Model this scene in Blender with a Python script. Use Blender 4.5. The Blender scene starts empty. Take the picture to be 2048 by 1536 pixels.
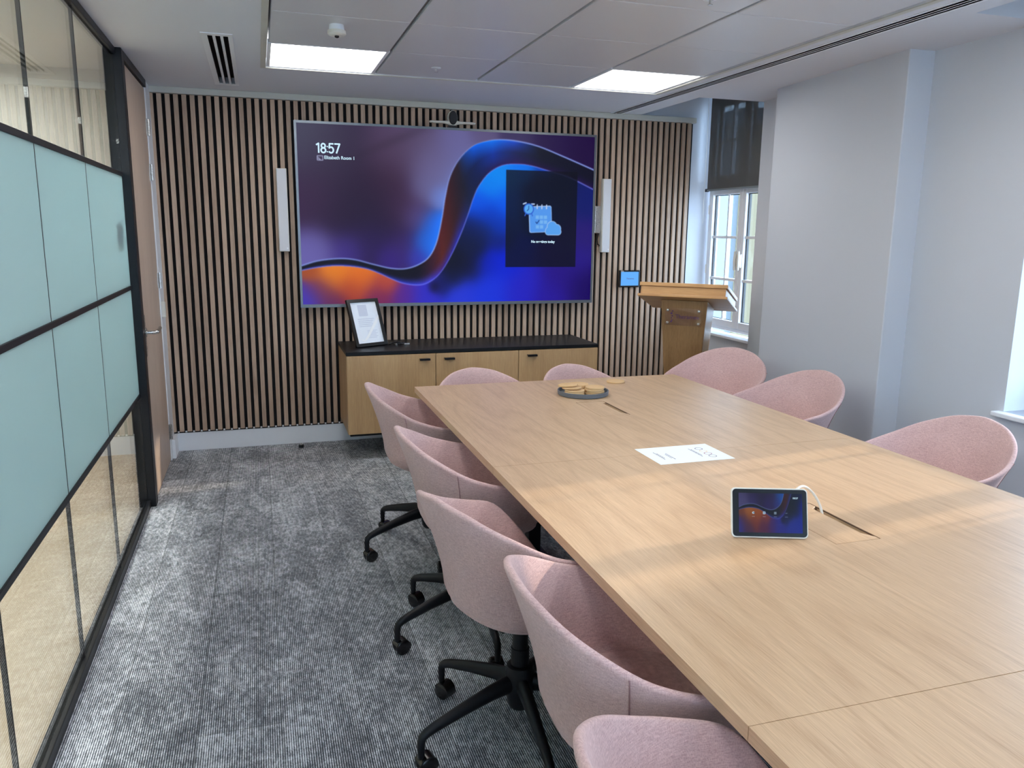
import bpy, math, random
import numpy as np
from mathutils import Vector, Matrix
random.seed(7)
PI = math.pi
S = bpy.context.scene
COL = S.collection

# ------------------------------------------------------------------ camera
def cam_axes(a, b, c):
    ca, sa, cb, sb, cc, sc = math.cos(a), math.sin(a), math.cos(b), math.sin(b), math.cos(c), math.sin(c)
    f = np.array([sa*cb, ca*cb, sb]); r = np.array([ca, -sa, 0.0]); u = np.cross(r, f)
    return cc*r+sc*u, -sc*r+cc*u, f
CH = 1.54
right, up, fwd = cam_axes(.307502, -.191643, .0111529)
cd = bpy.data.cameras.new('camera'); cam = bpy.data.objects.new('camera', cd); COL.objects.link(cam)
cd.sensor_width = 36; cd.lens = 1584.16/2048*36; cd.clip_start = .02; cd.clip_end = 300
cam.matrix_world = Matrix(((right[0], up[0], -fwd[0], 0), (right[1], up[1], -fwd[1], 0), (right[2], up[2], -fwd[2], CH), (0, 0, 0, 1)))
S.camera = cam
# ------------------------------------------------------------------ view, sky, sun
EXPO = 0.52
S.view_settings.view_transform = 'Standard'; S.view_settings.look = 'None'
S.view_settings.exposure = EXPO; S.view_settings.gamma = 1; S.view_settings.use_curve_mapping = False
S.cycles.use_denoising = True
S.cycles.max_bounces = 10; S.cycles.diffuse_bounces = 5; S.cycles.transparent_max_bounces = 16
S.cycles.sample_clamp_indirect = 6
W = bpy.data.worlds.new('sky'); S.world = W; W.use_nodes = True
bg = W.node_tree.nodes['Background']; bg.inputs[0].default_value = (.56, .765, 1, 1); bg.inputs[1].default_value = 9.0
sd = bpy.data.lights.new('sun', 'SUN'); so = bpy.data.objects.new('sun', sd); COL.objects.link(so)
sd.energy = 2.1; sd.color = (1, .85, .64); sd.angle = math.radians(1.1)
so.rotation_euler = Vector((-1, -.125, -.37)).to_track_quat('-Z', 'Y').to_euler()
so.location = (9, 3, 5)
LAMP_E = 8.0       # glow of the ceiling panels
CORR_E = 27.0

def portal(name, loc, sx, sy, rot):
    l = bpy.data.lights.new(name, 'AREA'); l.shape = 'RECTANGLE'; l.size = sx; l.size_y = sy
    l.cycles.is_portal = True
    o = bpy.data.objects.new(name, l); COL.objects.link(o); o.location = loc; o.rotation_euler = rot

# ------------------------------------------------------------------ helpers
def lin(c):
    c = c/255.0
    return c/12.92 if c <= .04045 else ((c+.055)/1.055)**2.4
def rgb(r, g, b): return (lin(r), lin(g), lin(b), 1)

class MB:
    def __init__(s): s.v = []; s.f = []; s.m = []
    def box(s, x0, x1, y0, y1, z0, z1, mi=0):
        b = len(s.v)
        s.v += [(x0,y0,z0),(x1,y0,z0),(x1,y1,z0),(x0,y1,z0),(x0,y0,z1),(x1,y0,z1),(x1,y1,z1),(x0,y1,z1)]
        s.f += [tuple(b+i for i in q) for q in ((0,3,2,1),(4,5,6,7),(0,1,5,4),(1,2,6,5),(2,3,7,6),(3,0,4,7))]
        s.m += [mi]*6; return s
    def hexa(s, p, mi=0):
        b = len(s.v); s.v += [tuple(q) for q in p]
        s.f += [tuple(b+i for i in q) for q in ((0,3,2,1),(4,5,6,7),(0,1,5,4),(1,2,6,5),(2,3,7,6),(3,0,4,7))]
        s.m += [mi]*6; return s
    def grid(s, rings, closed=True, mi=0):
        b = len(s.v); n = len(rings[0])
        for r in rings: s.v += [tuple(p) for p in r]
        for i in range(len(rings)-1):
            for j in range(n if closed else n-1):
                k = (j+1) % n
                s.f.append((b+i*n+j, b+i*n+k, b+(i+1)*n+k, b+(i+1)*n+j)); s.m.append(mi)
        return b
    def cap(s, idx, mi=0): s.f.append(tuple(idx)); s.m.append(mi)
    def lathe(s, prof, c=(0,0,0), n=32, ax='z', mi=0):
        rings = []
        for r, h in prof:
            ring = []
            for j in range(n):
                a = 2*PI*j/n; u, w = r*math.cos(a), r*math.sin(a)
                p = (u, w, h) if ax == 'z' else ((h, u, w) if ax == 'x' else (w, h, u))
                ring.append((c[0]+p[0], c[1]+p[1], c[2]+p[2]))
            rings.append(ring)
        b = s.grid(rings, mi=mi)
        s.cap([b+j for j in range(n)][::-1], mi); s.cap([b+(len(prof)-1)*n+j for j in range(n)], mi)
        return s
    def tube(s, pts, r, n=12, mi=0, flat=None):
        P = [Vector(p) for p in pts]; rings = []; side = None
        for i, p in enumerate(P):
            d = (P[min(i+1, len(P)-1)]-P[max(i-1, 0)]).normalized()
            if side is None:
                side = d.cross(Vector((0,0,1)))
                if side.length < .05: side = d.cross(Vector((1,0,0)))
            side = (side-d*side.dot(d)).normalized(); u = side.cross(d)
            rr = r[i] if isinstance(r, (list, tuple)) else r
            ra, rb = rr if isinstance(rr, tuple) else (rr, rr)
            rings.append([p+side*ra*math.cos(2*PI*j/n)+u*rb*math.sin(2*PI*j/n) for j in range(n)])
        b = s.grid(rings, mi=mi)
        s.cap([b+j for j in range(n)][::-1], mi); s.cap([b+(len(P)-1)*n+j for j in range(n)], mi)
        return s
    def prism(s, poly, d0, d1, ax='z', mi=0):
        def P(a, b, d): return (a, b, d) if ax == 'z' else ((d, a, b) if ax == 'x' else (a, d, b))
        n = len(poly)
        b = s.grid([[P(p[0], p[1], d) for p in poly] for d in (d0, d1)], mi=mi)
        s.cap([b+j for j in range(n)][::-1], mi); s.cap([b+n+j for j in range(n)], mi)
        return s
    def plate(s, ax, a0, a1, b0, b1, c0, c1, holes=(), mi=0):
        A = sorted({a0, a1, *[v for h in holes for v in h[:2] if a0 < v < a1]})
        B = sorted({b0, b1, *[v for h in holes for v in h[2:] if b0 < v < b1]})
        def P(a, b, c): return (a, b, c) if ax == 'z' else ((c, a, b) if ax == 'x' else (a, c, b))
        def keep(i, j):
            if not (0 <= i < len(A)-1 and 0 <= j < len(B)-1): return False
            ma, mb = (A[i]+A[i+1])/2, (B[j]+B[j+1])/2
            return not any(h[0] < ma < h[1] and h[2] < mb < h[3] for h in holes)
        def quad(*ps):
            b = len(s.v); s.v += list(ps); s.f.append((b, b+1, b+2, b+3)); s.m.append(mi)
        for i in range(len(A)-1):
            for j in range(len(B)-1):
                if not keep(i, j): continue
                x0, x1, y0, y1 = A[i], A[i+1], B[j], B[j+1]
                quad(P(x0,y0,c1), P(x1,y0,c1), P(x1,y1,c1), P(x0,y1,c1))
                quad(P(x0,y1,c0), P(x1,y1,c0), P(x1,y0,c0), P(x0,y0,c0))
                if not keep(i-1, j): quad(P(x0,y0,c0), P(x0,y0,c1), P(x0,y1,c1), P(x0,y1,c0))
                if not keep(i+1, j): quad(P(x1,y1,c0), P(x1,y1,c1), P(x1,y0,c1), P(x1,y0,c0))
                if not keep(i, j-1): quad(P(x1,y0,c0), P(x1,y0,c1), P(x0,y0,c1), P(x0,y0,c0))
                if not keep(i, j+1): quad(P(x0,y1,c0), P(x0,y1,c1), P(x1,y1,c1), P(x1,y1,c0))
        return s
    def build(s, name, mat, parent=None, smooth=False, bevel=0, seg=2, loc=None, rot=None, **kw):
        me = bpy.data.meshes.new(name); me.from_pydata([tuple(v) for v in s.v], [], s.f)
        mats = mat if isinstance(mat, (list, tuple)) else [mat]
        for m in mats: me.materials.append(m)
        me.polygons.foreach_set('material_index', s.m)
        if smooth:
            me.polygons.foreach_set('use_smooth', [True]*len(s.f))
            if smooth != 'all': me.set_sharp_from_angle(angle=math.radians(40))
        me.validate(); me.update()
        o = bpy.data.objects.new(name, me); COL.objects.link(o)
        if parent: o.parent = parent
        if loc: o.location = loc
        if rot: o.rotation_euler = rot
        if bevel:
            m = o.modifiers.new('bevel', 'BEVEL'); m.width = bevel; m.segments = seg; m.limit_method = 'ANGLE'
        for k, v in kw.items(): o[k] = v
        return o
def thing(name, label, cat, loc=(0,0,0), rz=0, group=None):
    o = bpy.data.objects.new(name, None); COL.objects.link(o); o.empty_display_size = .1
    o.location = loc; o.rotation_euler = (0, 0, rz); o['label'] = label; o['category'] = cat
    if group: o['group'] = group
    return o
def struct(name, loc=(0,0,0)):
    o = bpy.data.objects.new(name, None); COL.objects.link(o); o.location = loc; o['kind'] = 'structure'; return o
def copy_tree(o, parent=None):
    c = o.copy(); COL.objects.link(c); c.parent = parent
    for ch in [x for x in bpy.data.objects if x.parent == o]: copy_tree(ch, c)
    return c
def text_part(name, s, size, mat, parent, loc, rot, align='LEFT', ext=.0004, fit=None, bold=0):
    cu = bpy.data.curves.new('tmp_text', 'FONT'); cu.body = s; cu.size = size; cu.align_x = align; cu.extrude = ext; cu.offset = bold
    o = bpy.data.objects.new('tmp_text', cu); COL.objects.link(o)
    dg = bpy.context.evaluated_depsgraph_get(); me = bpy.data.meshes.new_from_object(o.evaluated_get(dg))
    bpy.data.objects.remove(o)
    if fit:
        xs = [v.co.x for v in me.vertices]; k = fit/(max(xs)-min(xs))
        for v in me.vertices: v.co.x *= k
    me.materials.clear(); me.materials.append(mat)
    r = bpy.data.objects.new(name, me); COL.objects.link(r); r.parent = parent; r.location = loc; r.rotation_euler = rot
    return r

# ------------------------------------------------------------------ materials
def newmat(name):
    m = bpy.data.materials.new(name); m.use_nodes = True; nt = m.node_tree
    p = nt.nodes['Principled BSDF']; return m, nt, p
def N(nt, t, **k):
    n = nt.nodes.new(t)
    for a, v in k.items(): setattr(n, a, v)
    return n
def plain(name, c, rough=.5, metal=0, spec=.5, bump=0, bscale=300, var=0):
    m, nt, p = newmat(name)
    p.inputs['Base Color'].default_value = c; p.inputs['Roughness'].default_value = rough
    p.inputs['Metallic'].default_value = metal; p.inputs['Specular IOR Level'].default_value = spec
    tc = N(nt, 'ShaderNodeTexCoord'); no = N(nt, 'ShaderNodeTexNoise'); no.inputs['Scale'].default_value = bscale
    nt.links.new(tc.outputs['Object'], no.inputs['Vector'])
    if bump:
        b = N(nt, 'ShaderNodeBump'); b.inputs['Strength'].default_value = bump; b.inputs['Distance'].default_value = .001
        nt.links.new(no.outputs[0], b.inputs['Height']); nt.links.new(b.outputs[0], p.inputs['Normal'])
    if var:
        mr = N(nt, 'ShaderNodeMapRange'); mr.inputs[3].default_value = rough-var; mr.inputs[4].default_value = rough+var
        nt.links.new(no.outputs[0], mr.inputs[0]); nt.links.new(mr.outputs[0], p.inputs['Roughness'])
    return m
def emis(name, c, s):
    m, nt, p = newmat(name); nt.nodes.remove(p)
    e = N(nt, 'ShaderNodeEmission'); e.inputs[0].default_value = c; e.inputs[1].default_value = s
    nt.links.new(e.outputs[0], nt.nodes['Material Output'].inputs[0]); return m
def screen_mat(name, k=1.0, gloss=.04):
    m, nt, p = newmat(name)
    a = N(nt, 'ShaderNodeVertexColor', layer_name='pic')
    p.inputs['Base Color'].default_value = (.004, .004, .005, 1); p.inputs['Roughness'].default_value = .35
    p.inputs['Specular IOR Level'].default_value = gloss*10
    nt.links.new(a.outputs[0], p.inputs['Emission Color']); p.inputs['Emission Strength'].default_value = k/2**EXPO
    return m
def oak(name, dark, light, grain='y', rough=.45, island=False, s=1.0, coat=0, figure=1.0):
    m, nt, p = newmat(name); L = nt.links.new
    tc = N(nt, 'ShaderNodeTexCoord')
    base = tc.outputs['Object']
    geo = N(nt, 'ShaderNodeNewGeometry')
    if island:
        ad = N(nt, 'ShaderNodeVectorMath', operation='MULTIPLY_ADD')
        cmb = N(nt, 'ShaderNodeCombineXYZ')
        for i in range(3): L(geo.outputs['Random Per Island'], cmb.inputs[i])
        L(cmb.outputs[0], ad.inputs[0]); ad.inputs[1].default_value = (31, 17, 23); L(base, ad.inputs[2]); base = ad.outputs[0]
    def mp(al, ac):
        n = N(nt, 'ShaderNodeMapping')
        v = {'x': (al, ac, ac), 'y': (ac, al, ac), 'z': (ac, ac, al)}[grain]
        n.inputs['Scale'].default_value = tuple(q*s for q in v); L(base, n.inputs[0]); return n.outputs[0]
    def noise(v, sc, det, rg=.6, dist=0):
        n = N(nt, 'ShaderNodeTexNoise'); L(v, n.inputs['Vector']); n.inputs['Scale'].default_value = sc
        n.inputs['Detail'].default_value = det; n.inputs['Roughness'].default_value = rg; n.inputs['Distortion'].default_value = dist
        return n.outputs[0]
    big = noise(mp(.55, 4.2), 1.0, 2, .45, .25)          # cathedral figure
    rings = N(nt, 'ShaderNodeMath', operation='MULTIPLY'); L(big, rings.inputs[0]); rings.inputs[1].default_value = 26*figure
    sn = N(nt, 'ShaderNodeMath', operation='SINE'); L(rings.outputs[0], sn.inputs[0])
    mid = noise(mp(1.3, 95), 1.0, 5, .68)
    fine = noise(mp(14, 480), 1.0, 3, .65)
    def mad(a, k, b):
        n = N(nt, 'ShaderNodeMath', operation='MULTIPLY_ADD'); L(a, n.inputs[0]); n.inputs[1].default_value = k
        if isinstance(b, float): n.inputs[2].default_value = b
        else: L(b, n.inputs[2])
        return n.outputs[0]
    pw = N(nt, 'ShaderNodeMath', operation='MULTIPLY_ADD'); L(sn.outputs[0], pw.inputs[0]); pw.inputs[1].default_value = .5; pw.inputs[2].default_value = .5
    p2 = N(nt, 'ShaderNodeMath', operation='POWER'); L(pw.outputs[0], p2.inputs[0]); p2.inputs[1].default_value = 3
    v = mad(p2.outputs[0], -.13, mad(mid, .46, mad(fine, .80, -.02)))
    if island: v = mad(geo.outputs['Random Per Island'], .22, mad(v, 1.0, -.1))
    cr = N(nt, 'ShaderNodeValToRGB'); L(v, cr.inputs[0])
    cr.color_ramp.elements[0].position = .15; cr.color_ramp.elements[0].color = dark
    cr.color_ramp.elements[1].position = .80; cr.color_ramp.elements[1].color = light
    L(cr.outputs[0], p.inputs['Base Color'])
    p.inputs['Roughness'].default_value = rough; p.inputs['Coat Weight'].default_value = coat
    b = N(nt, 'ShaderNodeBump'); b.inputs['Strength'].default_value = .12; b.inputs['Distance'].default_value = .0006
    L(v, b.inputs['Height']); L(b.outputs[0], p.inputs['Normal'])
    return m
def fabric(name, c1, c2):
    m, nt, p = newmat(name); L = nt.links.new
    tc = N(nt, 'ShaderNodeTexCoord'); vs = []
    for sc in ((70, 70, 620), (560, 560, 45), (8, 8, 8)):
        mp = N(nt, 'ShaderNodeMapping'); mp.inputs['Scale'].default_value = sc; L(tc.outputs['Object'], mp.inputs[0])
        n = N(nt, 'ShaderNodeTexNoise'); n.inputs['Scale'].default_value = 1; n.inputs['Detail'].default_value = 3
        L(mp.outputs[0], n.inputs['Vector']); vs.append(n.outputs[0])
    a = N(nt, 'ShaderNodeMath', operation='ADD'); L(vs[0], a.inputs[0]); L(vs[1], a.inputs[1])
    b = N(nt, 'ShaderNodeMath', operation='MULTIPLY_ADD'); L(vs[2], b.inputs[0]); b.inputs[1].default_value = .25; L(a.outputs[0], b.inputs[2])
    mr = N(nt, 'ShaderNodeMapRange'); L(b.outputs[0], mr.inputs[0]); mr.inputs[1].default_value = .75; mr.inputs[2].default_value = 1.5
    mx = N(nt, 'ShaderNodeMix', data_type='RGBA'); L(mr.outputs[0], mx.inputs[0]); mx.inputs[6].default_value = c1; mx.inputs[7].default_value = c2
    L(mx.outputs[2], p.inputs['Base Color']); p.inputs['Roughness'].default_value = .95; p.inputs['Specular IOR Level'].default_value = .15
    p.inputs['Sheen Weight'].default_value = .35; p.inputs['Sheen Roughness'].default_value = .5; p.inputs['Sheen Tint'].default_value = (1, .85, .85, 1)
    bp = N(nt, 'ShaderNodeBump'); bp.inputs['Strength'].default_value = .18; bp.inputs['Distance'].default_value = .0012
    L(a.outputs[0], bp.inputs['Height']); L(bp.outputs[0], p.inputs['Normal'])
    return m
def glass(name, tint=(1,1,1,1), refl=1.0, rough=0.0):
    m, nt, p = newmat(name); nt.nodes.remove(p); L = nt.links.new
    t = N(nt, 'ShaderNodeBsdfTransparent'); t.inputs[0].default_value = tint
    g = N(nt, 'ShaderNodeBsdfGlossy'); g.inputs['Roughness'].default_value = rough
    lw = N(nt, 'ShaderNodeLayerWeight'); f = N(nt, 'ShaderNodeMath', operation='POWER')
    L(lw.outputs['Facing'], f.inputs[0]); f.inputs[1].default_value = 5          # Schlick reflectance of a pane, same from both sides
    lw.inputs[0].default_value = .5
    k = N(nt, 'ShaderNodeMath', operation='MULTIPLY_ADD'); L(f.outputs[0], k.inputs[0]); k.inputs[1].default_value = .96*refl; k.inputs[2].default_value = .04*refl; k.use_clamp = True
    x = N(nt, 'ShaderNodeMixShader'); L(k.outputs[0], x.inputs[0]); L(t.outputs[0], x.inputs[1]); L(g.outputs[0], x.inputs[2])
    L(x.outputs[0], nt.nodes['Material Output'].inputs[0]); return m
def carpet():
    m, nt, p = newmat('carpet'); L = nt.links.new
    tc = N(nt, 'ShaderNodeTexCoord'); sp = N(nt, 'ShaderNodeSeparateXYZ'); L(tc.outputs['Object'], sp.inputs[0])
    def M(op, a, b=None, c=None):
        n = N(nt, 'ShaderNodeMath', operation=op)
        for i, v in enumerate((a, b, c)):
            if v is None: continue
            if isinstance(v, (int, float)): n.inputs[i].default_value = v
            else: L(v, n.inputs[i])
        return n.outputs[0]
    def noise(scale, sc=1, det=4, rg=.6, dist=0):
        mp = N(nt, 'ShaderNodeMapping'); mp.inputs['Scale'].default_value = scale; L(tc.outputs['Object'], mp.inputs[0])
        n = N(nt, 'ShaderNodeTexNoise'); n.inputs['Scale'].default_value = sc; n.inputs['Detail'].default_value = det
        n.inputs['Roughness'].default_value = rg; n.inputs['Distortion'].default_value = dist; L(mp.outputs[0], n.inputs['Vector']); return n.outputs[0]
    rib = M('SINE', M('MULTIPLY', sp.outputs[0], 2*PI/.0068))
    # planks 0.25 x 1 m laid along the room, each row shifted
    row = M('FLOOR', M('DIVIDE', sp.outputs[0], .25))
    ysh = M('ADD', sp.outputs[1], M('MULTIPLY', M('FRACT', M('MULTIPLY', row, .37)), 1.0))
    cell = M('FLOOR', ysh)
    cm = N(nt, 'ShaderNodeCombineXYZ'); L(row, cm.inputs[0]); L(cell, cm.inputs[1])
    wn = N(nt, 'ShaderNodeTexWhiteNoise', noise_dimensions='3D'); L(cm.outputs[0], wn.inputs[0])
    seam_x = M('LESS_THAN', M('ABSOLUTE', M('SUBTRACT', M('FRACT', M('DIVIDE', sp.outputs[0], .25)), .5)), .492)
    seam_y = M('LESS_THAN', M('ABSOLUTE', M('SUBTRACT', M('FRACT', ysh), .5)), .498)
    blot = noise((5, 2.2, 1), 1.6, 6, .72, .6)
    fine = noise((60, 26, 1), 1, 4, .75)
    grit = noise((330, 120, 1), 1, 2, .6)
    a = M('MULTIPLY_ADD', M('SUBTRACT', blot, .5), 1.25, .0)
    a = M('MULTIPLY_ADD', M('SUBTRACT', fine, .5), 1.7, a)
    a = M('MULTIPLY_ADD', M('SUBTRACT', grit, .5), .9, a)
    a = M('MULTIPLY_ADD', M('SUBTRACT', wn.outputs[0], .5), .18, a)
    a = M('MULTIPLY_ADD', rib, .40, a)
    a = M('ADD', a, .42)
    cr = N(nt, 'ShaderNodeValToRGB'); L(a, cr.inputs[0]); e = cr.color_ramp.elements
    e[0].position = .05; e[0].color = CARPET[0]; e[1].position = 1; e[1].color = CARPET[2]
    q = cr.color_ramp.elements.new(.5); q.color = CARPET[1]
    sm = M('MULTIPLY_ADD', M('MULTIPLY', seam_x, seam_y), .45, .55)
    mx = N(nt, 'ShaderNodeMix', data_type='RGBA'); mx.inputs[6].default_value = (.02, .022, .026, 1); L(cr.outputs[0], mx.inputs[7]); L(sm, mx.inputs[0])
    L(mx.outputs[2], p.inputs['Base Color']); p.inputs['Roughness'].default_value = .95; p.inputs['Specular IOR Level'].default_value = .1
    p.inputs['Sheen Weight'].default_value = .15
    b = N(nt, 'ShaderNodeBump'); b.inputs['Strength'].default_value = .6; b.inputs['Distance'].default_value = .002
    L(a, b.inputs['Height']); L(b.outputs[0], p.inputs['Normal'])
    return m
CARPET = [rgb(62, 65, 72), rgb(146, 151, 160), rgb(240, 244, 250)]
M_carpet = carpet()
M_wall = plain('wall_paint', rgb(200, 205, 214), .85, bump=.05, bscale=60)
M_ceil = plain('ceiling_paint', rgb(214, 217, 224), .9, bump=.04, bscale=60)
M_tile = plain('ceiling_tile_metal', rgb(206, 208, 213), .38, spec=.4, bump=.03, bscale=5)
M_white = plain('white_gloss_paint', rgb(232, 236, 242), .35, bump=.03)
M_trimc = plain('cream_trim', rgb(196, 196, 188), .5, bump=.02)
M_black = plain('black_powder_coat', (.006, .007, .010, 1), .42, spec=.3, bump=.1, bscale=900)
M_blackp = plain('black_plastic', (.006, .006, .007, 1), .25, var=.05)
M_felt = plain('black_felt', (.006, .006, .008, 1), .95, bump=.4, bscale=800)
M_dark = plain('dark_void', (.002, .002, .003, 1), .8)
M_slat = oak('slat_oak', rgb(128, 104, 86), rgb(198, 172, 150), 'z', .55, island=True)
M_door = oak('door_veneer', rgb(170, 146, 128), rgb(202, 180, 162), 'z', .42, figure=.5)
M_table = oak('table_oak', rgb(166, 131, 98), rgb(214, 183, 149), 'y', .38, figure=2.2)
M_cab = oak('cabinet_oak', rgb(160, 124, 84), rgb(200, 166, 122), 'z', .45, figure=.6)
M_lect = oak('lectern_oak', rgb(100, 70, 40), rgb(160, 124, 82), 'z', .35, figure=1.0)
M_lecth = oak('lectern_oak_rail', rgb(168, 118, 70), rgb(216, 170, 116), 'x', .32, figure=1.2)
M_cork = plain('pale_cork', rgb(214, 178, 132), .8, bump=.4, bscale=500)
M_slate = plain('grey_stone', rgb(92, 98, 106), .5, bump=.6, bscale=160, var=.15)
M_pink = fabric('pink_wool', rgb(180, 145, 144), rgb(228, 198, 195))
M_pinkd = plain('pink_seam', rgb(160, 124, 126), .9)
M_steel = plain('brushed_steel', (.55, .54, .52, 1), .28, metal=1, var=.06)
M_tvframe = plain('tv_bezel', rgb(112, 118, 124), .35, metal=.6, var=.05)
M_spk = plain('speaker_grille', rgb(206, 208, 214), .6, bump=.5, bscale=1200)
M_plas = plain('white_plastic', rgb(222, 220, 212), .35, var=.05)
M_laminate = plain('black_laminate', (.008, .009, .011, 1), .40, spec=.22, bump=.2, bscale=700)
M_paper = plain('paper', rgb(240, 246, 255), .7, bump=.02)
M_ink = plain('ink_grey', rgb(110, 112, 130), .7)
M_purple = plain('ink_purple', rgb(92, 58, 110), .6)
M_acryl = glass('clear_acrylic', (.97, .96, .97, 1), 1.6, .05)
M_lamp = emis('lamp_diffuser', (1, .985, .96, 1), LAMP_E)
M_lampc = emis('corridor_lamp', (1, .99, .97, 1), CORR_E)
M_wing = glass('window_glass', (.98, .99, 1, 1), .8)
M_glass = glass('partition_glass', (.95, .98, .96, 1), 1.0)
M_cglass = glass('frame_glazing', (1, 1, 1, 1), .9)
M_beige = plain('corridor_floor', rgb(200, 180, 156), .6, bump=.2, bscale=3)
M_cream = plain('corridor_paint', rgb(208, 206, 200), .9, bump=.05, bscale=20)
M_blind = None
def frosted():
    m, nt, p = newmat('frosted_film'); L = nt.links.new
    p.inputs['Base Color'].default_value = rgb(186, 206, 208); p.inputs['Roughness'].default_value = .30
    p.inputs['Specular IOR Level'].default_value = .45
    tl = N(nt, 'ShaderNodeBsdfTranslucent'); tl.inputs[0].default_value = rgb(196, 222, 226)
    x = N(nt, 'ShaderNodeMixShader'); x.inputs[0].default_value = .45; L(p.outputs[0], x.inputs[1]); L(tl.outputs[0], x.inputs[2])
    L(x.outputs[0], nt.nodes['Material Output'].inputs[0]); return m
M_frost = frosted()
def blindm():
    m, nt, p = newmat('blind_mesh'); L = nt.links.new; nt.nodes.remove(p)
    d = N(nt, 'ShaderNodeBsdfDiffuse'); d.inputs[0].default_value = rgb(104, 104, 104)
    t = N(nt, 'ShaderNodeBsdfTransparent'); t.inputs[0].default_value = (.9, .95, 1, 1)
    x = N(nt, 'ShaderNodeMixShader'); x.inputs[0].default_value = .13
    L(d.outputs[0], x.inputs[1]); L(t.outputs[0], x.inputs[2]); L(x.outputs[0], nt.nodes['Material Output'].inputs[0]); return m
M_blind = blindm()
def brick():
    m, nt, p = newmat('brick_wall'); L = nt.links.new
    tc = N(nt, 'ShaderNodeTexCoord'); mp = N(nt, 'ShaderNodeMapping'); mp.inputs['Rotation'].default_value = (PI/2, 0, 0); L(tc.outputs['Object'], mp.inputs[0])
    b = N(nt, 'ShaderNodeTexBrick'); b.inputs['Scale'].default_value = 3; L(mp.outputs[0], b.inputs[0])
    b.inputs['Color1'].default_value = rgb(104, 66, 68); b.inputs['Color2'].default_value = rgb(90, 56, 60); b.inputs['Mortar'].default_value = rgb(108, 92, 96)
    L(b.outputs[0], p.inputs['Base Color']); p.inputs['Roughness'].default_value = .9; return m
M_brick = brick()
M_stucco = plain('cream_stucco', rgb(92, 84, 64), .9, bump=.2, bscale=8)
M_stuccow = plain('white_stucco', rgb(88, 96, 102), .9, bump=.2, bscale=8)
M_roof = plain('slate_roof', rgb(40, 78, 108), .6, bump=.3, bscale=20)
M_pane = plain('facade_pane', rgb(60, 80, 95), .1)

# ------------------------------------------------------------------ room shell
YB = 5.80; YF = -1.9; XL = -.66; CZ = 2.42; HZ = 2.80
MB().plate('z', XL-.03, 3.60, YF-.2, YB+.2, -.10, 0).build('floor', M_carpet, kind='structure')
GX = [.085, .69, 1.30, 1.91, 2.505]; GY = [4.88-.61*k for k in range(12)]
holes = [(GX[0], GX[-1], GY[-1], GY[0]), (-.205, -.075, 4.14, 5.54), (2.595, 2.675, -1.7, 5.775),
         (2.84, 3.60, 4.90, 5.80), (2.80, 3.19, .9, 2.70)]
ceil = MB().plate('z', XL-.03, 3.60, YF, YB, CZ, HZ, holes).build('ceiling', M_ceil, kind='structure')
MB().plate('z', XL-.03, 3.60, YF, YB, HZ, HZ+.08).build('ceiling_soffit', M_ceil, ceil)
tl = MB(); LIT = {(0, 0), (3, 0), (0, 4), (3, 4), (0, 8), (3, 8)}
for i in range(4):
    for j in range(11):
        if (i, j) in LIT: continue
        tl.box(GX[i]+.009, GX[i+1]-.009, GY[j+1]+.0022, GY[j]-.0022, CZ+.004, CZ+.03)
tl.build('ceiling_tiles', M_tile, ceil, bevel=.004, seg=2)
gb = MB().box(GX[0], GX[-1], GY[-1], GY[0], CZ+.05, CZ+.06)
for x in GX[1:-1]: gb.box(x-.018, x+.018, GY[-1], GY[0], CZ+.018, CZ+.05)
gb.build('ceiling_grid', plain('grid_grey', rgb(118, 118, 120), .6), ceil)
te = MB()
te.plate('z', GX[0]-.028, GX[-1]+.028, GY[-1]-.02, GY[0]+.012, CZ-.004, CZ+.0005, [(GX[0], GX[-1], GY[-1], GY[0])])
te.build('grid_edge_trim', M_trimc, ceil)

# back wall
MB().box(XL-.03, 3.60, YB, YB+.15, 0, HZ).build('wall_back', M_wall, kind='structure')
MB().box(-.60, 3.44, YB-.014, YB, 0, .13).build('baseboard_back', M_white, kind='structure', bevel=.003)
MB().box(-.635, 3.325, YB-.045, YB, 2.380, CZ).build('trim_1', M_trimc, kind='structure', bevel=.004)
WF = [(-.50, .60), (.95, 2.05)]
MB().plate('y', XL-.03, 3.60, 0, HZ, YF-.35, YF, [(a, b, .757, 2.40) for a, b in WF]).build('wall_front', M_wall, kind='structure')
# right wall: recessed bay with window, column, main wall with windows
W2 = (1.72, 2.67, .757, 2.80); 
rw = MB()
rw.prism([(3.040, 3.29), (3.60, 3.29), (3.60, 4.45), (3.122, 4.45)], 0, HZ)
rw.box(3.317, 3.60, 4.45, 4.87, 0, HZ)
rw.plate('x', YF, 3.29, 0, HZ, 3.19, 3.60, [W2])
rw.box(3.44, 3.60, 4.87, YB, 0, .745)
rw.box(3.47, 3.60, 4.87, YB, 2.62, HZ)
rw.build('wall_right', M_wall, kind='structure', bevel=.006)
bb = MB().prism([(3.027, 3.275), (3.040, 3.275), (3.122, 4.46), (3.109, 4.46)], 0, .13).box(3.175, 3.19, YF, 3.275, 0, .13).box(3.30, 3.317, 4.46, 4.87, 0, .13)
bb.build('baseboard_right', M_white, kind='structure', bevel=.003)

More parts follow.
